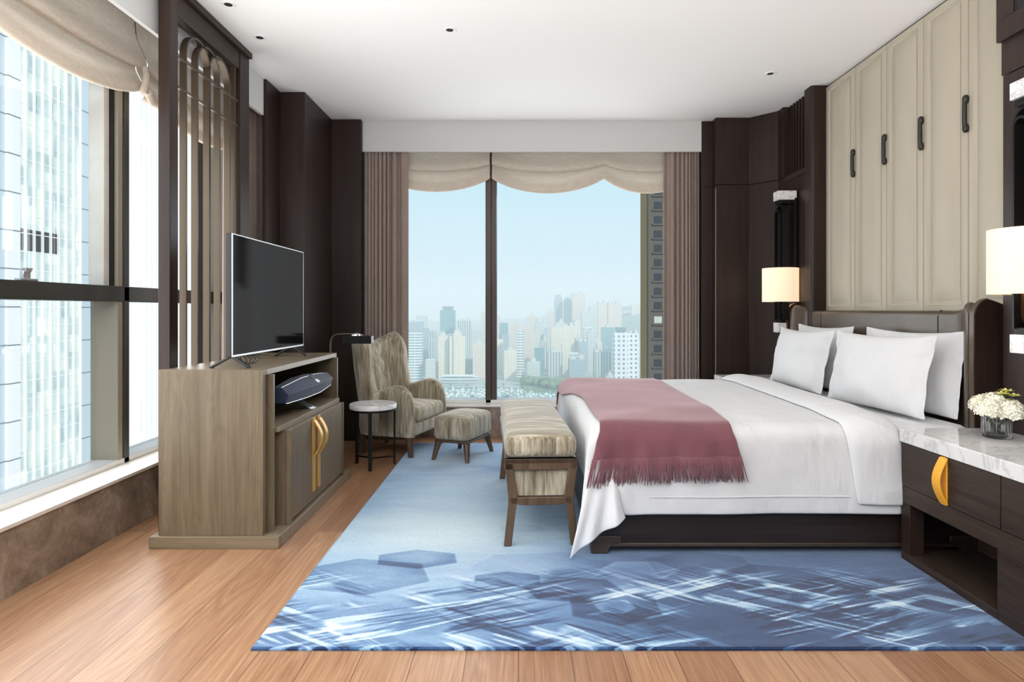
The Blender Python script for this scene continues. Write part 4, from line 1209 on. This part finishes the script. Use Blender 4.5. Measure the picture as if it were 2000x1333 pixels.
def rug():
    x0, x1, y0, y1 = -0.942, 1.93, 2.233, 5.68
    nx, ny = 600, 640
    xs = np.linspace(x0, x1, nx); ys = y0 + (y1 - y0) * np.linspace(0, 1, ny) ** 1.25
    X, Y = np.meshgrid(xs, ys, indexing='ij')
    # woven colour value: 0 navy .. 1 near white
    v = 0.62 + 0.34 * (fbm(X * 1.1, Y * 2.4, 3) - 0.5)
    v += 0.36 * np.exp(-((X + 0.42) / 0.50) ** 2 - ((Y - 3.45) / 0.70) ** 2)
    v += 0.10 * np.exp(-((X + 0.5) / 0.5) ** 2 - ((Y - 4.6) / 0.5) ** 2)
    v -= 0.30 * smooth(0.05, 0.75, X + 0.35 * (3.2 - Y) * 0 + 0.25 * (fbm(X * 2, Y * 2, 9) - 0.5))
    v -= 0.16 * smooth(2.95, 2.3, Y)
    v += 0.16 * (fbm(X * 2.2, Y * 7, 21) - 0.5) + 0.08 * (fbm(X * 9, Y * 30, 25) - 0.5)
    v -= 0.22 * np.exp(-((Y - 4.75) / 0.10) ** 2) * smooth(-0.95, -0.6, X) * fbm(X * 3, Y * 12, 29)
    # angular patches
    hexes = [(-0.484, 3.03, 0.19, 0.10, -0.30, 0.55), (-0.70, 2.84, 0.29, 0.2, -0.22, 0.6), (-0.05, 2.80, 0.15, 0.0, -0.25, 0.5), (0.234, 2.70, 0.20, 0.3, -0.26, 0.6), (0.385, 2.545, 0.18, 0.0, -0.24, 0.8),
             (0.385, 2.545, 0.08, 0.3, 0.30, 0.8), (1.14, 2.80, 0.25, 0.2, -0.14, 0.6), (0.55, 2.90, 0.17, 0.5, 0.14, 0.6), (0.02, 3.45, 0.12, 0.2, -0.10, 0.5), (0.85, 2.95, 0.24, 0.1, -0.08, 0.7), (1.3, 2.55, 0.22, 0.6, -0.12, 0.6), (0.1, 2.95, 0.3, 0.7, -0.06, 0.5)]
    for cx, cy, r, rot, dv, sq in hexes:
        dx, dy = X - cx, (Y - cy) / sq
        d = np.zeros_like(X)
        for k in range(3):
            a = rot + k * PI / 3
            d = np.maximum(d, np.abs(dx * math.cos(a) + dy * math.sin(a)))
        inside = smooth(r, r - 0.012, d)
        v += dv * inside * (0.55 + 0.45 * smooth(0.15 * r, r, d)) * (0.8 + 0.5 * fbm(X * 3, Y * 3, 40))
    # crossing brush strokes, strongest near the front edge
    band = smooth(2.98, 2.66, Y + 0.30 * (fbm(X * 1.6, Y * 1.6, 50) - 0.5))
    hue = np.zeros_like(X)
    cellr = np.random.default_rng(15).random((4, 256, 256))
    for n_, (th, seed, cu, cv) in enumerate(((25, 60, 0.62, 0.085), (-37, 70, 0.52, 0.075), (18, 80, 0.34, 0.05), (-30, 90, 0.40, 0.06))):
        a = math.radians(th)
        U = X * math.cos(a) + Y * math.sin(a); V = -X * math.sin(a) + Y * math.cos(a)
        Vw = V + 0.006 * np_noise(U * 2.5, V * 2.5, seed + 5)
        iv = np.floor(Vw / cv).astype(int)
        Ur = U + 0.05 * np_noise(V / 0.012, U * 0.5, seed + 6) + (iv * 0.377 % 1.0) * cu
        iu = np.floor(Ur / cu).astype(int)
        ck = cellr[n_, iu % 256, iv % 256]
        fu = Ur / cu - iu
        taper = smooth(0.0, 0.10, fu) * smooth(1.0, 0.55, fu + 0.5 * (np_noise(V / 0.010, U * 2, seed + 7) - 0.3))
        grain = 0.72 * np_noise(U / 0.9, Vw / 0.0135, seed) + 0.28 * np_noise(U / 0.12, Vw / 0.009, seed + 1)
        own = smooth(0.44, 0.54, fbm(X * 1.9 + 11 * n_, Y * 1.9 + 5 * n_, 130 + n_, 2))
        taper = taper * own
        white = smooth(0.52, 0.56, ck) * taper
        dark = smooth(0.30, 0.26, ck) * taper
        dab = smooth(0.88, 0.90, ck)
        v += band * white * (0.50 * smooth(0.50, 0.60, grain) - 0.10)
        v += band * dab * taper * 0.34
        v -= band * dark * 0.30 * smooth(0.46, 0.58, grain)
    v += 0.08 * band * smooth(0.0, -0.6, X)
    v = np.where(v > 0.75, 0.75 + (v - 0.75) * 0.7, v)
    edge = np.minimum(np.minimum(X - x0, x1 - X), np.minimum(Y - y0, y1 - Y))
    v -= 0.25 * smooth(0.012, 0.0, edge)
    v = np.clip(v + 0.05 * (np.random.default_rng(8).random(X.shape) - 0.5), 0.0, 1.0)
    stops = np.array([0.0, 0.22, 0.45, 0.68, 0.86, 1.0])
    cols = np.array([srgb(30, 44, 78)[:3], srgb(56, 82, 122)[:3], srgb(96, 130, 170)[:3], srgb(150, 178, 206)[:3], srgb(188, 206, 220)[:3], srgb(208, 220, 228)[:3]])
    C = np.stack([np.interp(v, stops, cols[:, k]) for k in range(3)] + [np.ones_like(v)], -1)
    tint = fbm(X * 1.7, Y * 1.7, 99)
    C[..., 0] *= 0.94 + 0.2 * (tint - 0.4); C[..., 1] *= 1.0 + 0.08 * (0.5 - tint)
    Z = 0.0115 + 0.0008 * np.random.default_rng(9).random(X.shape)
    Z = np.where(edge < 0.004, 0.0085, Z)
    co = np.stack([X, Y, Z], -1).reshape(-1, 3)
    i = np.arange(nx * ny).reshape(nx, ny)
    F = np.stack([i[:-1, :-1], i[1:, :-1], i[1:, 1:], i[:-1, 1:]], -1).reshape(-1, 4)
    # skirt down to the floor
    rim = np.concatenate([i[:, 0], i[-1, 1:], i[-2::-1, -1], i[0, -2:0:-1]])
    low = co[rim].copy(); low[:, 2] = 0.0006
    base = nx * ny; m = len(rim); k = np.arange(m); k2 = (k + 1) % m
    F2 = np.stack([rim[k], base + k, base + k2, rim[k2]], -1)
    co = np.concatenate([co, low]); F = np.concatenate([F, F2]); Cf = np.concatenate([C.reshape(-1, 4), C.reshape(-1, 4)[rim] * np.array([.7, .7, .7, 1])])
    me = bpy.data.meshes.new('rug')
    me.vertices.add(len(co)); me.vertices.foreach_set('co', co.astype(np.float32).ravel())
    me.loops.add(F.size); me.loops.foreach_set('vertex_index', F.astype(np.int32).ravel())
    me.polygons.add(len(F)); me.polygons.foreach_set('loop_start', np.arange(0, F.size, 4, dtype=np.int32))
    me.update(calc_edges=True); me.validate()
    at = me.color_attributes.new('yarn', 'FLOAT_COLOR', 'POINT')
    at.data.foreach_set('color', Cf.astype(np.float32).ravel())
    me.polygons.foreach_set('use_smooth', [True] * len(me.polygons))
    N = NT('tufted_rug')
    ac = N.n('VertexColor', None, layer_name='yarn').outputs[0]
    f = N.noise(N.coord((420, 420, 420)), 1.0, 2)
    f2 = N.noise(N.coord((60, 160, 60)), 1.0, 3)
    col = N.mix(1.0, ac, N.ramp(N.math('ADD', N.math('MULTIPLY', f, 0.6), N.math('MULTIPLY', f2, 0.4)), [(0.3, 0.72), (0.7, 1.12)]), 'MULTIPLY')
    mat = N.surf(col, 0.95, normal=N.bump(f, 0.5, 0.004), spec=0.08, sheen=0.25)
    me.materials.append(mat)
    o = bpy.data.objects.new('rug', me); S.collection.objects.link(o)
    tag(o, 'large blue and white abstract-patterned rug under the bed and ottoman', 'rug')
rug()

# ================================================================== THE CITY OUTSIDE
CAMZ, FPX = 1.2, 1240.0
GZ = -118.0          # street level far below the room

def facade(name, wall, glass, floor_h, bay, vline=0.35, hline=0.4, rough=0.6, jitter=0.25, axis='x'):
    """plain rendered facade with rows of windows"""
    N = NT(name)
    tc = N.n('TexCoord').outputs['Object']
    s = N.n('SeparateXYZ', {0: tc})
    geo = N.n('NewGeometry')
    ns = N.n('SeparateXYZ', {0: geo.outputs['True Normal']})
    sel = N.math('GREATER_THAN', N.math('ABSOLUTE', ns.outputs['X']), 0.7)
    along = N.n('Mix', None, data_type='FLOAT'); N.set(along.inputs[0], sel); N.set(along.inputs[2], s.outputs['X']); N.set(along.inputs[3], s.outputs['Y'])
    u = N.math('DIVIDE', along.outputs[0], bay); w = N.math('DIVIDE', s.outputs['Z'], floor_h)
    fu = N.math('ABSOLUTE', N.math('SUBTRACT', N.math('FRACT', u), 0.5)); fw = N.math('ABSOLUTE', N.math('SUBTRACT', N.math('FRACT', w), 0.5))
    win = N.math('MULTIPLY', N.math('LESS_THAN', fu, 0.5 - vline / 2), N.math('LESS_THAN', fw, 0.5 - hline / 2))
    roof = N.math('LESS_THAN', N.math('ABSOLUTE', ns.outputs['Z']), 0.5)
    win = N.math('MULTIPLY', win, roof)
    cell = N.n('CombineXYZ', {0: N.math('FLOOR', u), 1: N.math('FLOOR', w), 2: sel})
    wn_ = N.n('TexWhiteNoise', {'Vector': cell.outputs[0]}).outputs[0]
    g = N.mix(N.math('MULTIPLY', wn_, jitter), glass, wall)
    col = N.mix(win, wall, g)
    return N.surf(col, rough, spec=0.25)

FM = [facade('pale_grey_tower', srgb(214, 218, 216), srgb(128, 146, 150), 3.2, 3.4, 0.45, 0.45),
      facade('cream_tower', srgb(238, 231, 213), srgb(160, 156, 144), 3.2, 3.0, 0.5, 0.4),
      facade('white_banded_tower', srgb(232, 236, 236), srgb(118, 142, 152), 4.6, 40.0, 0.02, 0.5, jitter=0.0),
      facade('teal_glass_tower', srgb(120, 158, 166), srgb(92, 136, 148), 4.0, 2.6, 0.2, 0.15, 0.3),
      facade('grey_ribbed_tower', srgb(202, 208, 206), srgb(126, 142, 148), 60.0, 4.6, 0.5, 0.02, jitter=0.0),
      facade('pinkish_tower', srgb(226, 212, 200), srgb(164, 156, 150), 3.1, 4.0, 0.5, 0.4),
      facade('blue_grey_tower', srgb(170, 186, 194), srgb(116, 136, 150), 3.4, 3.0, 0.35, 0.4),
      facade('white_pinhole_tower', srgb(232, 234, 238), srgb(84, 96, 118), 7.2, 7.6, 0.6, 0.55, jitter=0.0)]
M['roof_plant'] = plain('roof_plant', srgb(200, 204, 204), 0.8)
M['roof_dark'] = plain('roof_dark', srgb(120, 134, 142), 0.8)
M['park'] = NT('park_green'); _n = M['park']
M['park'] = _n.surf(_n.ramp(_n.noise(_n.coord((0.08, 0.08, 0.08)), 1.0, 4), [(0.35, srgb(84, 104, 78)), (0.65, srgb(130, 146, 108))]), 0.9)
M['hill'] = plain('hill_green', srgb(120, 138, 118), 0.95)
M['water'] = plain('harbour_water', srgb(120, 158, 156), 0.25, spec=0.4)
M['quay'] = plain('quay_concrete', srgb(176, 180, 174), 0.9)
M['boat'] = plain('white_boat', srgb(238, 238, 236), 0.4)
M['boat_dark'] = plain('boat_canopy', srgb(96, 110, 130), 0.6)

# ground: harbour, quay, rising land behind
struct(B(-900, 900, 300, 985, GZ - 3, GZ).build('harbour_water', M['water']))
struct(MB().grid([[(-900, 985, GZ + 1), (-900, 1080, GZ + 3), (-900, 1250, GZ + 8), (-900, 2600, GZ + 60)], [(900, 985, GZ + 1), (900, 1080, GZ + 3), (900, 1250, GZ + 14), (900, 2600, GZ + 110)]]).build('land', M['quay']))
struct(B(-900, 900, 30, 300, GZ - 3, GZ + 0.5).build('street', M['quay']))
hl = MB(); G = []
for i in range(40):
    x = 60 + i * 15
    row = []
    for j in range(16):
        y = 1500 + j * 60
        zz = GZ + 20 + (110 * math.exp(-((x - 420) / 230) ** 2)) * sstep(0, 9, j) + 8 * vn1(x * .02, y * .01)
        row.append((x, y, zz))
    G.append(row)
struct(MB().grid(G).build('hill', M['hill'], smooth=True))


plots = []


def tower(label, px0, px1, ytop, Y, mat, roof=0, depth=None, cat='building', group='towers across the harbour', stepped=False, name='tower_block', round_top=False):
    """a high-rise standing at distance Y"""
    for _ in range(40):
        x0, x1 = (px0 - 1013) * Y / FPX, (px1 - 1013) * Y / FPX
        dp = depth or max(18, (x1 - x0) * 0.8)
        hit = [q for q in plots if q[0] < x1 + 0.5 and q[1] > x0 - 0.5 and q[2] < Y + dp + 1 and q[3] > Y - 5]
        if not hit: break
        Y = max(q[3] for q in hit) + 6
    plots.append((x0, x1, Y - 4, Y + dp))
    zt = CAMZ + (606 - ytop) * Y / FPX
    zb = GZ + 2
    t_ = thing(name, label, cat, ((x0 + x1) / 2, Y + dp / 2, zb), group=group)
    w = x1 - x0
    mb = MB()
    if round_top:
        mb.box(x0, x1, Y, Y + dp, zb, zt - w * 0.5)
        mb.box(x0 + w * 0.1, x1 - w * 0.1, Y + 1, Y + dp - 1, zt - w * 0.5, zt - w * 0.25).box(x0 + w * 0.22, x1 - w * 0.22, Y + 2, Y + dp - 2, zt - w * 0.25, zt)
    elif stepped:
        mb.box(x0, x0 + w * 0.28, Y, Y + dp, zb, zt - 5).box(x0 + w * 0.28, x0 + w * 0.72, Y - 3, Y + dp, zb, zt).box(x0 + w * 0.72, x1, Y, Y + dp, zb, zt - 5)
    else:
        mb.box(x0, x1, Y, Y + dp, zb, zt)
    mb.build('storeys', FM[mat], t_)
    if roof:
        r_ = MB()
        if roof == 1: r_.box(x0 + w * .3, x1 - w * .3, Y + 3, Y + dp - 3, zt, zt + 5).box(x0 + w * .42, x1 - w * .42, Y + 4, Y + dp - 6, zt + 5, zt + 8)
        if roof == 2: r_.box(x0 + w * .15, x1 - w * .15, Y + 1, Y + dp - 3, zt + 1.5, zt + 8).box(x0 + w * .25, x1 - w * .25, Y + 2, Y + dp - 4, zt, zt + 1.5)
        if roof == 3: r_.box(x0 + w * .05, x0 + w * .4, Y + 2, Y + dp - 3, zt, zt + 4).box(x0 + w * .6, x0 + w * .9, Y + 2, Y + dp - 3, zt, zt + 6)
        r_.build('roof_plant_room', M['roof_dark'] if roof == 2 else M['roof_plant'], t_)
    return t_


T = tower
L_ = 'seen through the left pane'
T('white tower with bold horizontal bands at the left edge of the left pane', 797, 823, 651, 1060, 2)
T('blue-grey slab with a roof frame behind the banded tower in the left pane', 796, 824, 629, 1180, 6, 3)
T('pale boxy tower top rising behind the banded tower in the left pane', 812, 833, 617, 1260, 0)
T('slim grey tower just right of the banded tower in the left pane', 824, 835, 641, 1120, 6)
T('pale green-grey slab left of the teal glass tower', 836, 850, 646, 1200, 4)
T('low wide pale block left of the teal glass tower', 848, 862, 648, 1240, 0)
T('teal glass tower with a lettered roof crown, tallest in the left pane', 859.5, 888, 606, 1330, 3, 2)
T('cream tower with roof spire in front of the teal glass tower', 856, 875, 657, 1070, 1, 1)
T('wide cream and gold stepped tower right of the teal glass tower', 878, 907, 652, 1060, 1, 1, stepped=True)
T('grey shadowed tower tucked between the two cream towers', 872, 884, 653, 1120, 6)
T('ribbed grey tower right of the teal glass tower', 893, 919, 627, 1290, 4, 3)
T('hazy low tower in the gap left of the dark mullion', 918, 940, 646, 1340, 0, 3)
T('slim pink-grey tower against the left side of the dark mullion', 939.5, 956, 609, 1400, 5)
T('pale apartment slab low beside the dark mullion in the left pane', 923, 948, 672, 1080, 5, 1)
T('low grey office block below the gold stepped tower', 906, 925, 702, 1090, 6)
T('small pale block under a blue roof sign in the left pane', 831, 848, 703, 1045, 0)
T('small cream block right of the blue roof sign', 846, 860, 706, 1050, 5)
T('pink-grey tower against the right side of the dark mullion', 958, 977, 616, 1400, 5)
T('teal-grey tower second from the dark mullion in the right pane', 975, 992, 631, 1330, 3)
T('brownish tower with irregular roof beside the teal-grey tower', 996, 1015, 632, 1280, 5, 3)
T('cream slab low against the right side of the dark mullion', 962, 982, 664, 1120, 1)
T('blue tower block behind the cream slab in the right pane', 980, 994, 655, 1180, 6)
T('cream-grey twin-bay block low in the right pane, first from the mullion', 985, 1009, 686, 1050, 1, 1)
T('slim white tower with dark horizontal bands', 1009, 1024, 648, 1065, 2, 1)
T('pale tower behind the slim banded tower', 1022, 1040, 640, 1290, 5, 1)
T('hazy broad tower on the skyline left of the twin domed towers', 1028, 1050, 618, 1500, 5, 1)
T('grey tower with a bright right edge in the right pane', 1045, 1062, 628, 1200, 0, 1)
T('hazy grey tower just left of the twin domed towers', 1060, 1074, 615, 1480, 0, 1)
T('thin pale tower with an antenna roof left of the twin domed towers', 1071, 1083, 607, 1520, 5, 1)
T('left one of the twin domed grey towers on the skyline', 1083, 1099, 576, 1600, 6, round_top=True)
T('right one of the twin domed grey towers on the skyline', 1101.5, 1117, 580, 1600, 6, round_top=True)
T('broad hazy pinkish tower right of the twin domed towers', 1118, 1144, 574, 1560, 5, 3)
T('small round-topped white block low near the park', 1030, 1055, 708, 1010, 0, 1)
T('mid-rise green glass block behind the round-topped white block', 1044, 1062, 680, 1100, 3)
T('wide cream and orange apartment slab under the twin domed towers', 1076, 1100, 640, 1180, 1, 1)
T('cream apartment slab with bright right end under the broad pinkish tower', 1100, 1122, 637, 1190, 1, 3)
T('blue striped tower with pink roof beside the park', 1070, 1098, 688, 1030, 4, 1)
T('cream slab just right of the blue striped tower', 1097, 1112, 672, 1070, 1)
T('white banded low block right of the cream slab', 1108, 1130, 690, 1065, 2)
T('blue-white office block low in the middle of the right pane', 1112, 1144, 702, 1015, 6, 3)
T('hazy pale tower in front of the broad pinkish tower', 1136, 1152, 607, 1450, 0, 1)
T('hazy grey tower left of the pair of wide towers', 1150, 1167, 600, 1500, 0, 3)
T('left one of the pair of wide hazy towers', 1168, 1186, 592, 1520, 5, 3)
T('right one of the pair of wide hazy towers', 1188, 1214, 593, 1530, 5, 3)
T('pale mid-rise tower with rooftop dome below the wide hazy towers', 1148, 1166, 650, 1160, 0, 1)
T('small cream block beside the mid-rise dome tower', 1160, 1176, 668, 1180, 1, 1)
T('blue-grey mid-rise left of the striped green block', 1130, 1148, 668, 1130, 6, 3)
T('white and green striped block left of the pinhole tower', 1161, 1194, 688, 1020, 4, 3)
T('white tower with small dark windows, left half, beside the dark near tower', 1200, 1227, 650, 1000, 7, 2)
T('cream-white tower with small dark windows between the white tower and the dark near tower', 1227, 1248, 652, 1010, 7, 3)
T('faint distant tower on the ridge left of the dark near tower', 1234, 1250, 595, 1900, 5)
T('faint distant low tower on the ridge', 1216, 1232, 606, 1950, 0)
T('small white house at the foot of the pinhole tower', 1184, 1199, 735, 990, 0, 1)
for k, (a, b_, y, Y) in enumerate([(800, 815, 660, 1420), (826, 842, 655, 1440), (908, 922, 660, 1400), (924, 938, 655, 1420), (1010, 1024, 655, 1400), (1034, 1046, 650, 1380), (1056, 1070, 640, 1400), (1088, 1104, 630, 1420), (1122, 1134, 628, 1430), (1140, 1156, 640, 1380), (1176, 1200, 640, 1400), (1058, 1072, 665, 1150), (1124, 1138, 660, 1200), (1194, 1204, 668, 1200)]):
    T('hazy pale tower block half hidden between nearer towers', a, b_, y, Y, k % 7, 1, group='hazy tower blocks in the gaps')
for k in range(16):
    a = 560 + k * 14.6
    T('pale harbour high-rise standing behind the left curtain and dark panelling', a, a + 11, 628 + (k * 37) % 52, 1060 + (k * 113) % 380, (k * 5) % 7, 1, group='high-rises behind the left curtain')
for k in range(9):
    a = 1262 + k * 17
    T('pale hillside high-rise standing behind the right curtain', a, a + 13, 600 + (k * 31) % 48, 1080 + (k * 97) % 420, (k * 3) % 7, 1, group='high-rises behind the right curtain')

# low terminal, flyover and quay
t = thing('terminal_building', 'long low white building on the quay below the gold stepped tower', 'building', (-92, 1000, GZ + 2))
MB().box(-122, -64, 992, 1008, GZ + 2, GZ + 14).box(-118, -70, 991, 1006, GZ + 15, GZ + 17).build('hall', FM[2], t)
fl = MB()
for k in range(20):
    x = -190 + k * 9.0
    y0_ = 968 + 4 * math.sin(k * 0.35)
    fl.box(x, x + 9.0, y0_, y0_ + 12, GZ + 7.5, GZ + 9)
    if k % 3 == 0: fl.box(x + 3, x + 5, y0_ + 4, y0_ + 7, GZ + 1, GZ + 7.5)
tag(fl.build('flyover', M['quay'], org=(-80, 984, GZ)), 'grey elevated road along the harbour edge in the left pane', 'flyover')
# park trees
tr = MB(); R = random.Random(11)
for k in range(150):
    px = R.uniform(1062, 1182); Y = R.uniform(930, 980)
    if k > 110: px = R.uniform(1020, 1062); Y = R.uniform(978, 992)
    x = (px - 1013) * Y / FPX; r = R.uniform(4, 8)
    c = Vector((x, Y, GZ + 3 + r * 0.9))
    prof = [(0.01, -r), (r * 0.7, -r * 0.7), (r, 0), (r * 0.75, r * 0.65), (0.01, r)]
    tr.lathe([(a_ * R.uniform(0.85, 1.15), b_) for a_, b_ in prof], c, 7)
o = tr.build('park_trees', M['park'], smooth=True)
o['kind'] = 'stuff'; tag(o, 'green trees of the harbourside park behind the throw', 'trees')
struct(MB().prism([(12, 925), (150, 925), (155, 990), (2, 990)], GZ - 2, GZ + 3).build('park_ground', M['park']))
# boats in the shelter
def boat_mesh(mb, o, L, kind):
    w = L * 0.28
    sec = [(-.5, .7), (-.2, 1), (.15, .9), (.38, .5), (.5, .05)]
    G = [[(o[0] + a * L, o[1] - w / 2 * b, o[2] + L * .12), (o[0] + a * L, o[1] - w / 3 * b, o[2]), (o[0] + a * L, o[1] + w / 3 * b, o[2]), (o[0] + a * L, o[1] + w / 2 * b, o[2] + L * .12)] for a, b in sec]
    mb.grid(G, closed_v=True)
    mb.box(o[0] - L * .3, o[0] + L * .15, o[1] - w * .3, o[1] + w * .3, o[2] + L * .12, o[2] + L * .26)
    mb.box(o[0] - L * .22, o[0] + L * .02, o[1] - w * .24, o[1] + w * .24, o[2] + L * .26, o[2] + L * .34)
    if kind: mb.box(o[0] - .15, o[0] + .15, o[1] - .15, o[1] + .15, o[2] + L * .2, o[2] + L * 1.15)
protos = []
for kind, m in ((0, 'boat'), (1, 'boat'), (0, 'boat_dark')):
    mb = MB(); boat_mesh(mb, (0, 0, 0), 9.0, kind)
    me = mb.build('motor_boat', M[m]); protos.append(me.data); bpy.data.objects.remove(me)
R = random.Random(21)
berths = []
tries = 0
while len(berths) < 210 and tries < 20000:
    tries += 1
    Y = 790 + 165 * R.random() ** 1.1
    px = R.uniform(866, 1092)
    if px > 1040: Y = min(Y, 890)
    x = (px - 1013) * Y / FPX
    s_ = R.uniform(0.6, 1.15)
    if all((x - q[0]) ** 2 + (Y - q[1]) ** 2 > (4.9 * (s_ + q[2])) ** 2 for q in berths):
        berths.append((x, Y, s_))
for x, Y, s_ in berths:
    o = bpy.data.objects.new('motor_boat', protos[0 if R.random() < .5 else (1 if R.random() < .75 else 2)])
    S.collection.objects.link(o)
    o.location = (x, Y, GZ + 0.02); o.rotation_euler = (0, 0, R.choice([0.2, PI / 2, PI / 2 + .3, PI, -0.4]))
    o.scale = (s_, s_, s_)
    tag(o, 'small white boat moored in the crowded harbour', 'boat', 'boats moored in the harbour')

# dark near tower at the right edge of the far window
t = thing('near_tower', 'dark grey concrete tower close outside the right edge of the far window', 'building', (32, 147, GZ))
YT = 140.0; xa = (1266 - 1013) * YT / FPX; xb = xa + 26
M['concrete_dark'] = plain('dark_concrete', srgb(92, 90, 86), 0.85)
M['tan_edge'] = plain('tan_edge', srgb(150, 126, 88), 0.8)
M['dark_window'] = plain('dark_window', srgb(58, 62, 66), 0.25)
M['window_pale'] = plain('pale_window', srgb(176, 182, 176), 0.5)  # paler grey pane colour given to windows at random
B(xa, xb, YT, YT + 7.5, GZ, 80).build('wall', M['concrete_dark'], t)
B(xa - 0.25, xa, YT + 0.6, YT + 7.7, GZ, 80).build('edge_strip', M['tan_edge'], t)
wd = MB(); wl_ = MB(); R = random.Random(2)
for k in range(-8, 16):
    z = 1.2 + k * 3.16 + 1.0
    if abs(z) > 45: continue
    for j in range(3):
        x = xa + 1.3 + j * 2.05 * 1.35
        w_ = wl_ if R.random() < 0.12 else wd
        w_.box(x, x + 1.7, YT - 0.06, YT + 0.2, z - 0.75, z + 0.75)
    wl_ if False else None
wd.build('window', M['dark_window'], t); wl_.build('pale_window', M['window_pale'], t)
lg = MB()
for k in range(-8, 16):
    z = 1.2 + k * 3.16 - 0.1
    if abs(z) > 45: continue
    lg.box(xa + 0.9, xb, YT - 0.25, YT, z - 0.15, z + 0.12)
lg.build('ledge', M['concrete_dark'], t)

# curtain-walled tower facing the left windows
t = thing('glass_tower', 'white and pale green curtain-walled office tower outside the left windows', 'building', (-58, 70, GZ))
FXX = -48.0
M['white_cladding'] = plain('white_cladding', srgb(236, 236, 240), 0.5)
M['blue_cladding'] = plain('blue_grey_cladding', srgb(190, 204, 214), 0.45)
_n = NT('curtain_wall_glass')
_tc = _n.n('TexCoord').outputs['Object']
_s = _n.n('SeparateXYZ', {0: _tc})
_cell = _n.n('CombineXYZ', {0: _n.math('FLOOR', _n.math('DIVIDE', _s.outputs['Y'], 1.12)), 1: _n.math('FLOOR', _n.math('DIVIDE', _s.outputs['Z'], 1.85)), 2: 0.0})
_w = _n.n('TexWhiteNoise', {'Vector': _cell.outputs[0]}).outputs[0]
_nn = _n.noise(_n.coord((1, 0.9, 0.35)), 0.45, 4, 0.6)
_f = _n.math('ADD', _n.math('MULTIPLY', _w, 0.25), _n.math('MULTIPLY', _nn, 0.85))
M['tower_glass'] = _n.surf(_n.ramp(_f, [(0.3, srgb(150, 168, 176)), (0.78, srgb(230, 234, 224)), (0.52, srgb(200, 214, 214))]), 0.25, spec=0.4)
def colm(y0, y1, out, m, nm):
    B(FXX, FXX + out, y0, y1, -60, 70).build(nm, M[m], t)
B(FXX - 20, FXX - 0.3, 20, 76.6, GZ, 80).build('core', M['white_cladding'], t)
per = 15.6
gl = MB(); wc = MB(); bc = MB(); mu = MB(); jo = MB(); sp = MB()
for k in range(-2, 4):
    o = 58.9 + k * per
    if o > 70: break
    wc.box(FXX - .3, FXX + 0.45, o + 0.2, o + 1.7, -60, 70)
    wc.box(FXX - .3, FXX + 0.30, o + 13.2, o + 14.0, -60, 70)
    bc.box(FXX - .3, FXX + 0.18, o - 1.6, o + 0.2, -60, 70)
    bc.box(FXX - .3, FXX + 0.18, o + 10.6, o + 13.2, -60, 70)
    gl.box(FXX - .3, FXX - 0.05, o + 1.7, o + 10.6, -60, 70)
    for j in range(9):
        mu.box(FXX - .05, FXX + 0.16, o + 1.7 + j * 1.11 - 0.07, o + 1.7 + j * 1.11 + 0.07, -60, 70)
    for m in range(-16, 20):
        z = m * 3.6 + 1.5
        jo.box(FXX, FXX + 0.47, o + 0.19, o + 1.72, z - 0.05, z + 0.05).box(FXX, FXX + 0.2, o + 10.6, o + 13.2, z - 0.05, z + 0.05).box(FXX, FXX + 0.2, o - 1.6, o + .2, z - .05, z + .05)
        sp.box(FXX - .05, FXX - 0.02, o + 1.7, o + 10.6, z - 0.05, z + 0.03).box(FXX - .05, FXX - 0.02, o + 1.7, o + 10.6, z + 1.75, z + 1.80)
dp = MB()
for j in range(5): dp.box(FXX - 0.06, FXX - 0.035, 60.75 + j * 1.11, 61.62 + j * 1.11, 7.0, 9.1)
dp.build('dark_pane', M['dark_window'], t)
wc.build('white_pier', M['white_cladding'], t); bc.build('blue_pier', M['blue_cladding'], t); gl.build('glazing', M['tower_glass'], t)
mu.build('mullion', M['white_cladding'], t); jo.build('joint', M['roof_dark'], t); sp.build('transom', M['white_cladding'], t)
t = thing('white_tower', 'bright white ribbed tower seen through the narrow pane behind the lattice screen', 'building', (-58, 95, GZ))
B(FXX - 18, FXX + 1.5, 77.0, 100, GZ, 70).build('wall', M['white_cladding'], t)
rb = MB()
for j in range(20):
    rb.box(FXX + 1.5, FXX + 1.9, 77.4 + j * 1.1, 77.4 + j * 1.1 + 0.35, -60, 70)
rb.build('rib', M['white_cladding'], t)

# ------------------------------------------------------------------ haze over the harbour
N = NT('city_haze')
N.t.links.new(N.n('VolumeScatter', {'Color': (0.86, 0.95, 1.0, 1), 'Density': 0.0008, 'Anisotropy': 0.0}).outputs[0], N.out.inputs['Volume'])
hz = B(-1400, 1400, 320, 2500, GZ - 20, 90).build('haze', N.m)
hz['kind'] = 'stuff'; tag(hz, 'pale blue haze hanging over the harbour city', 'haze')
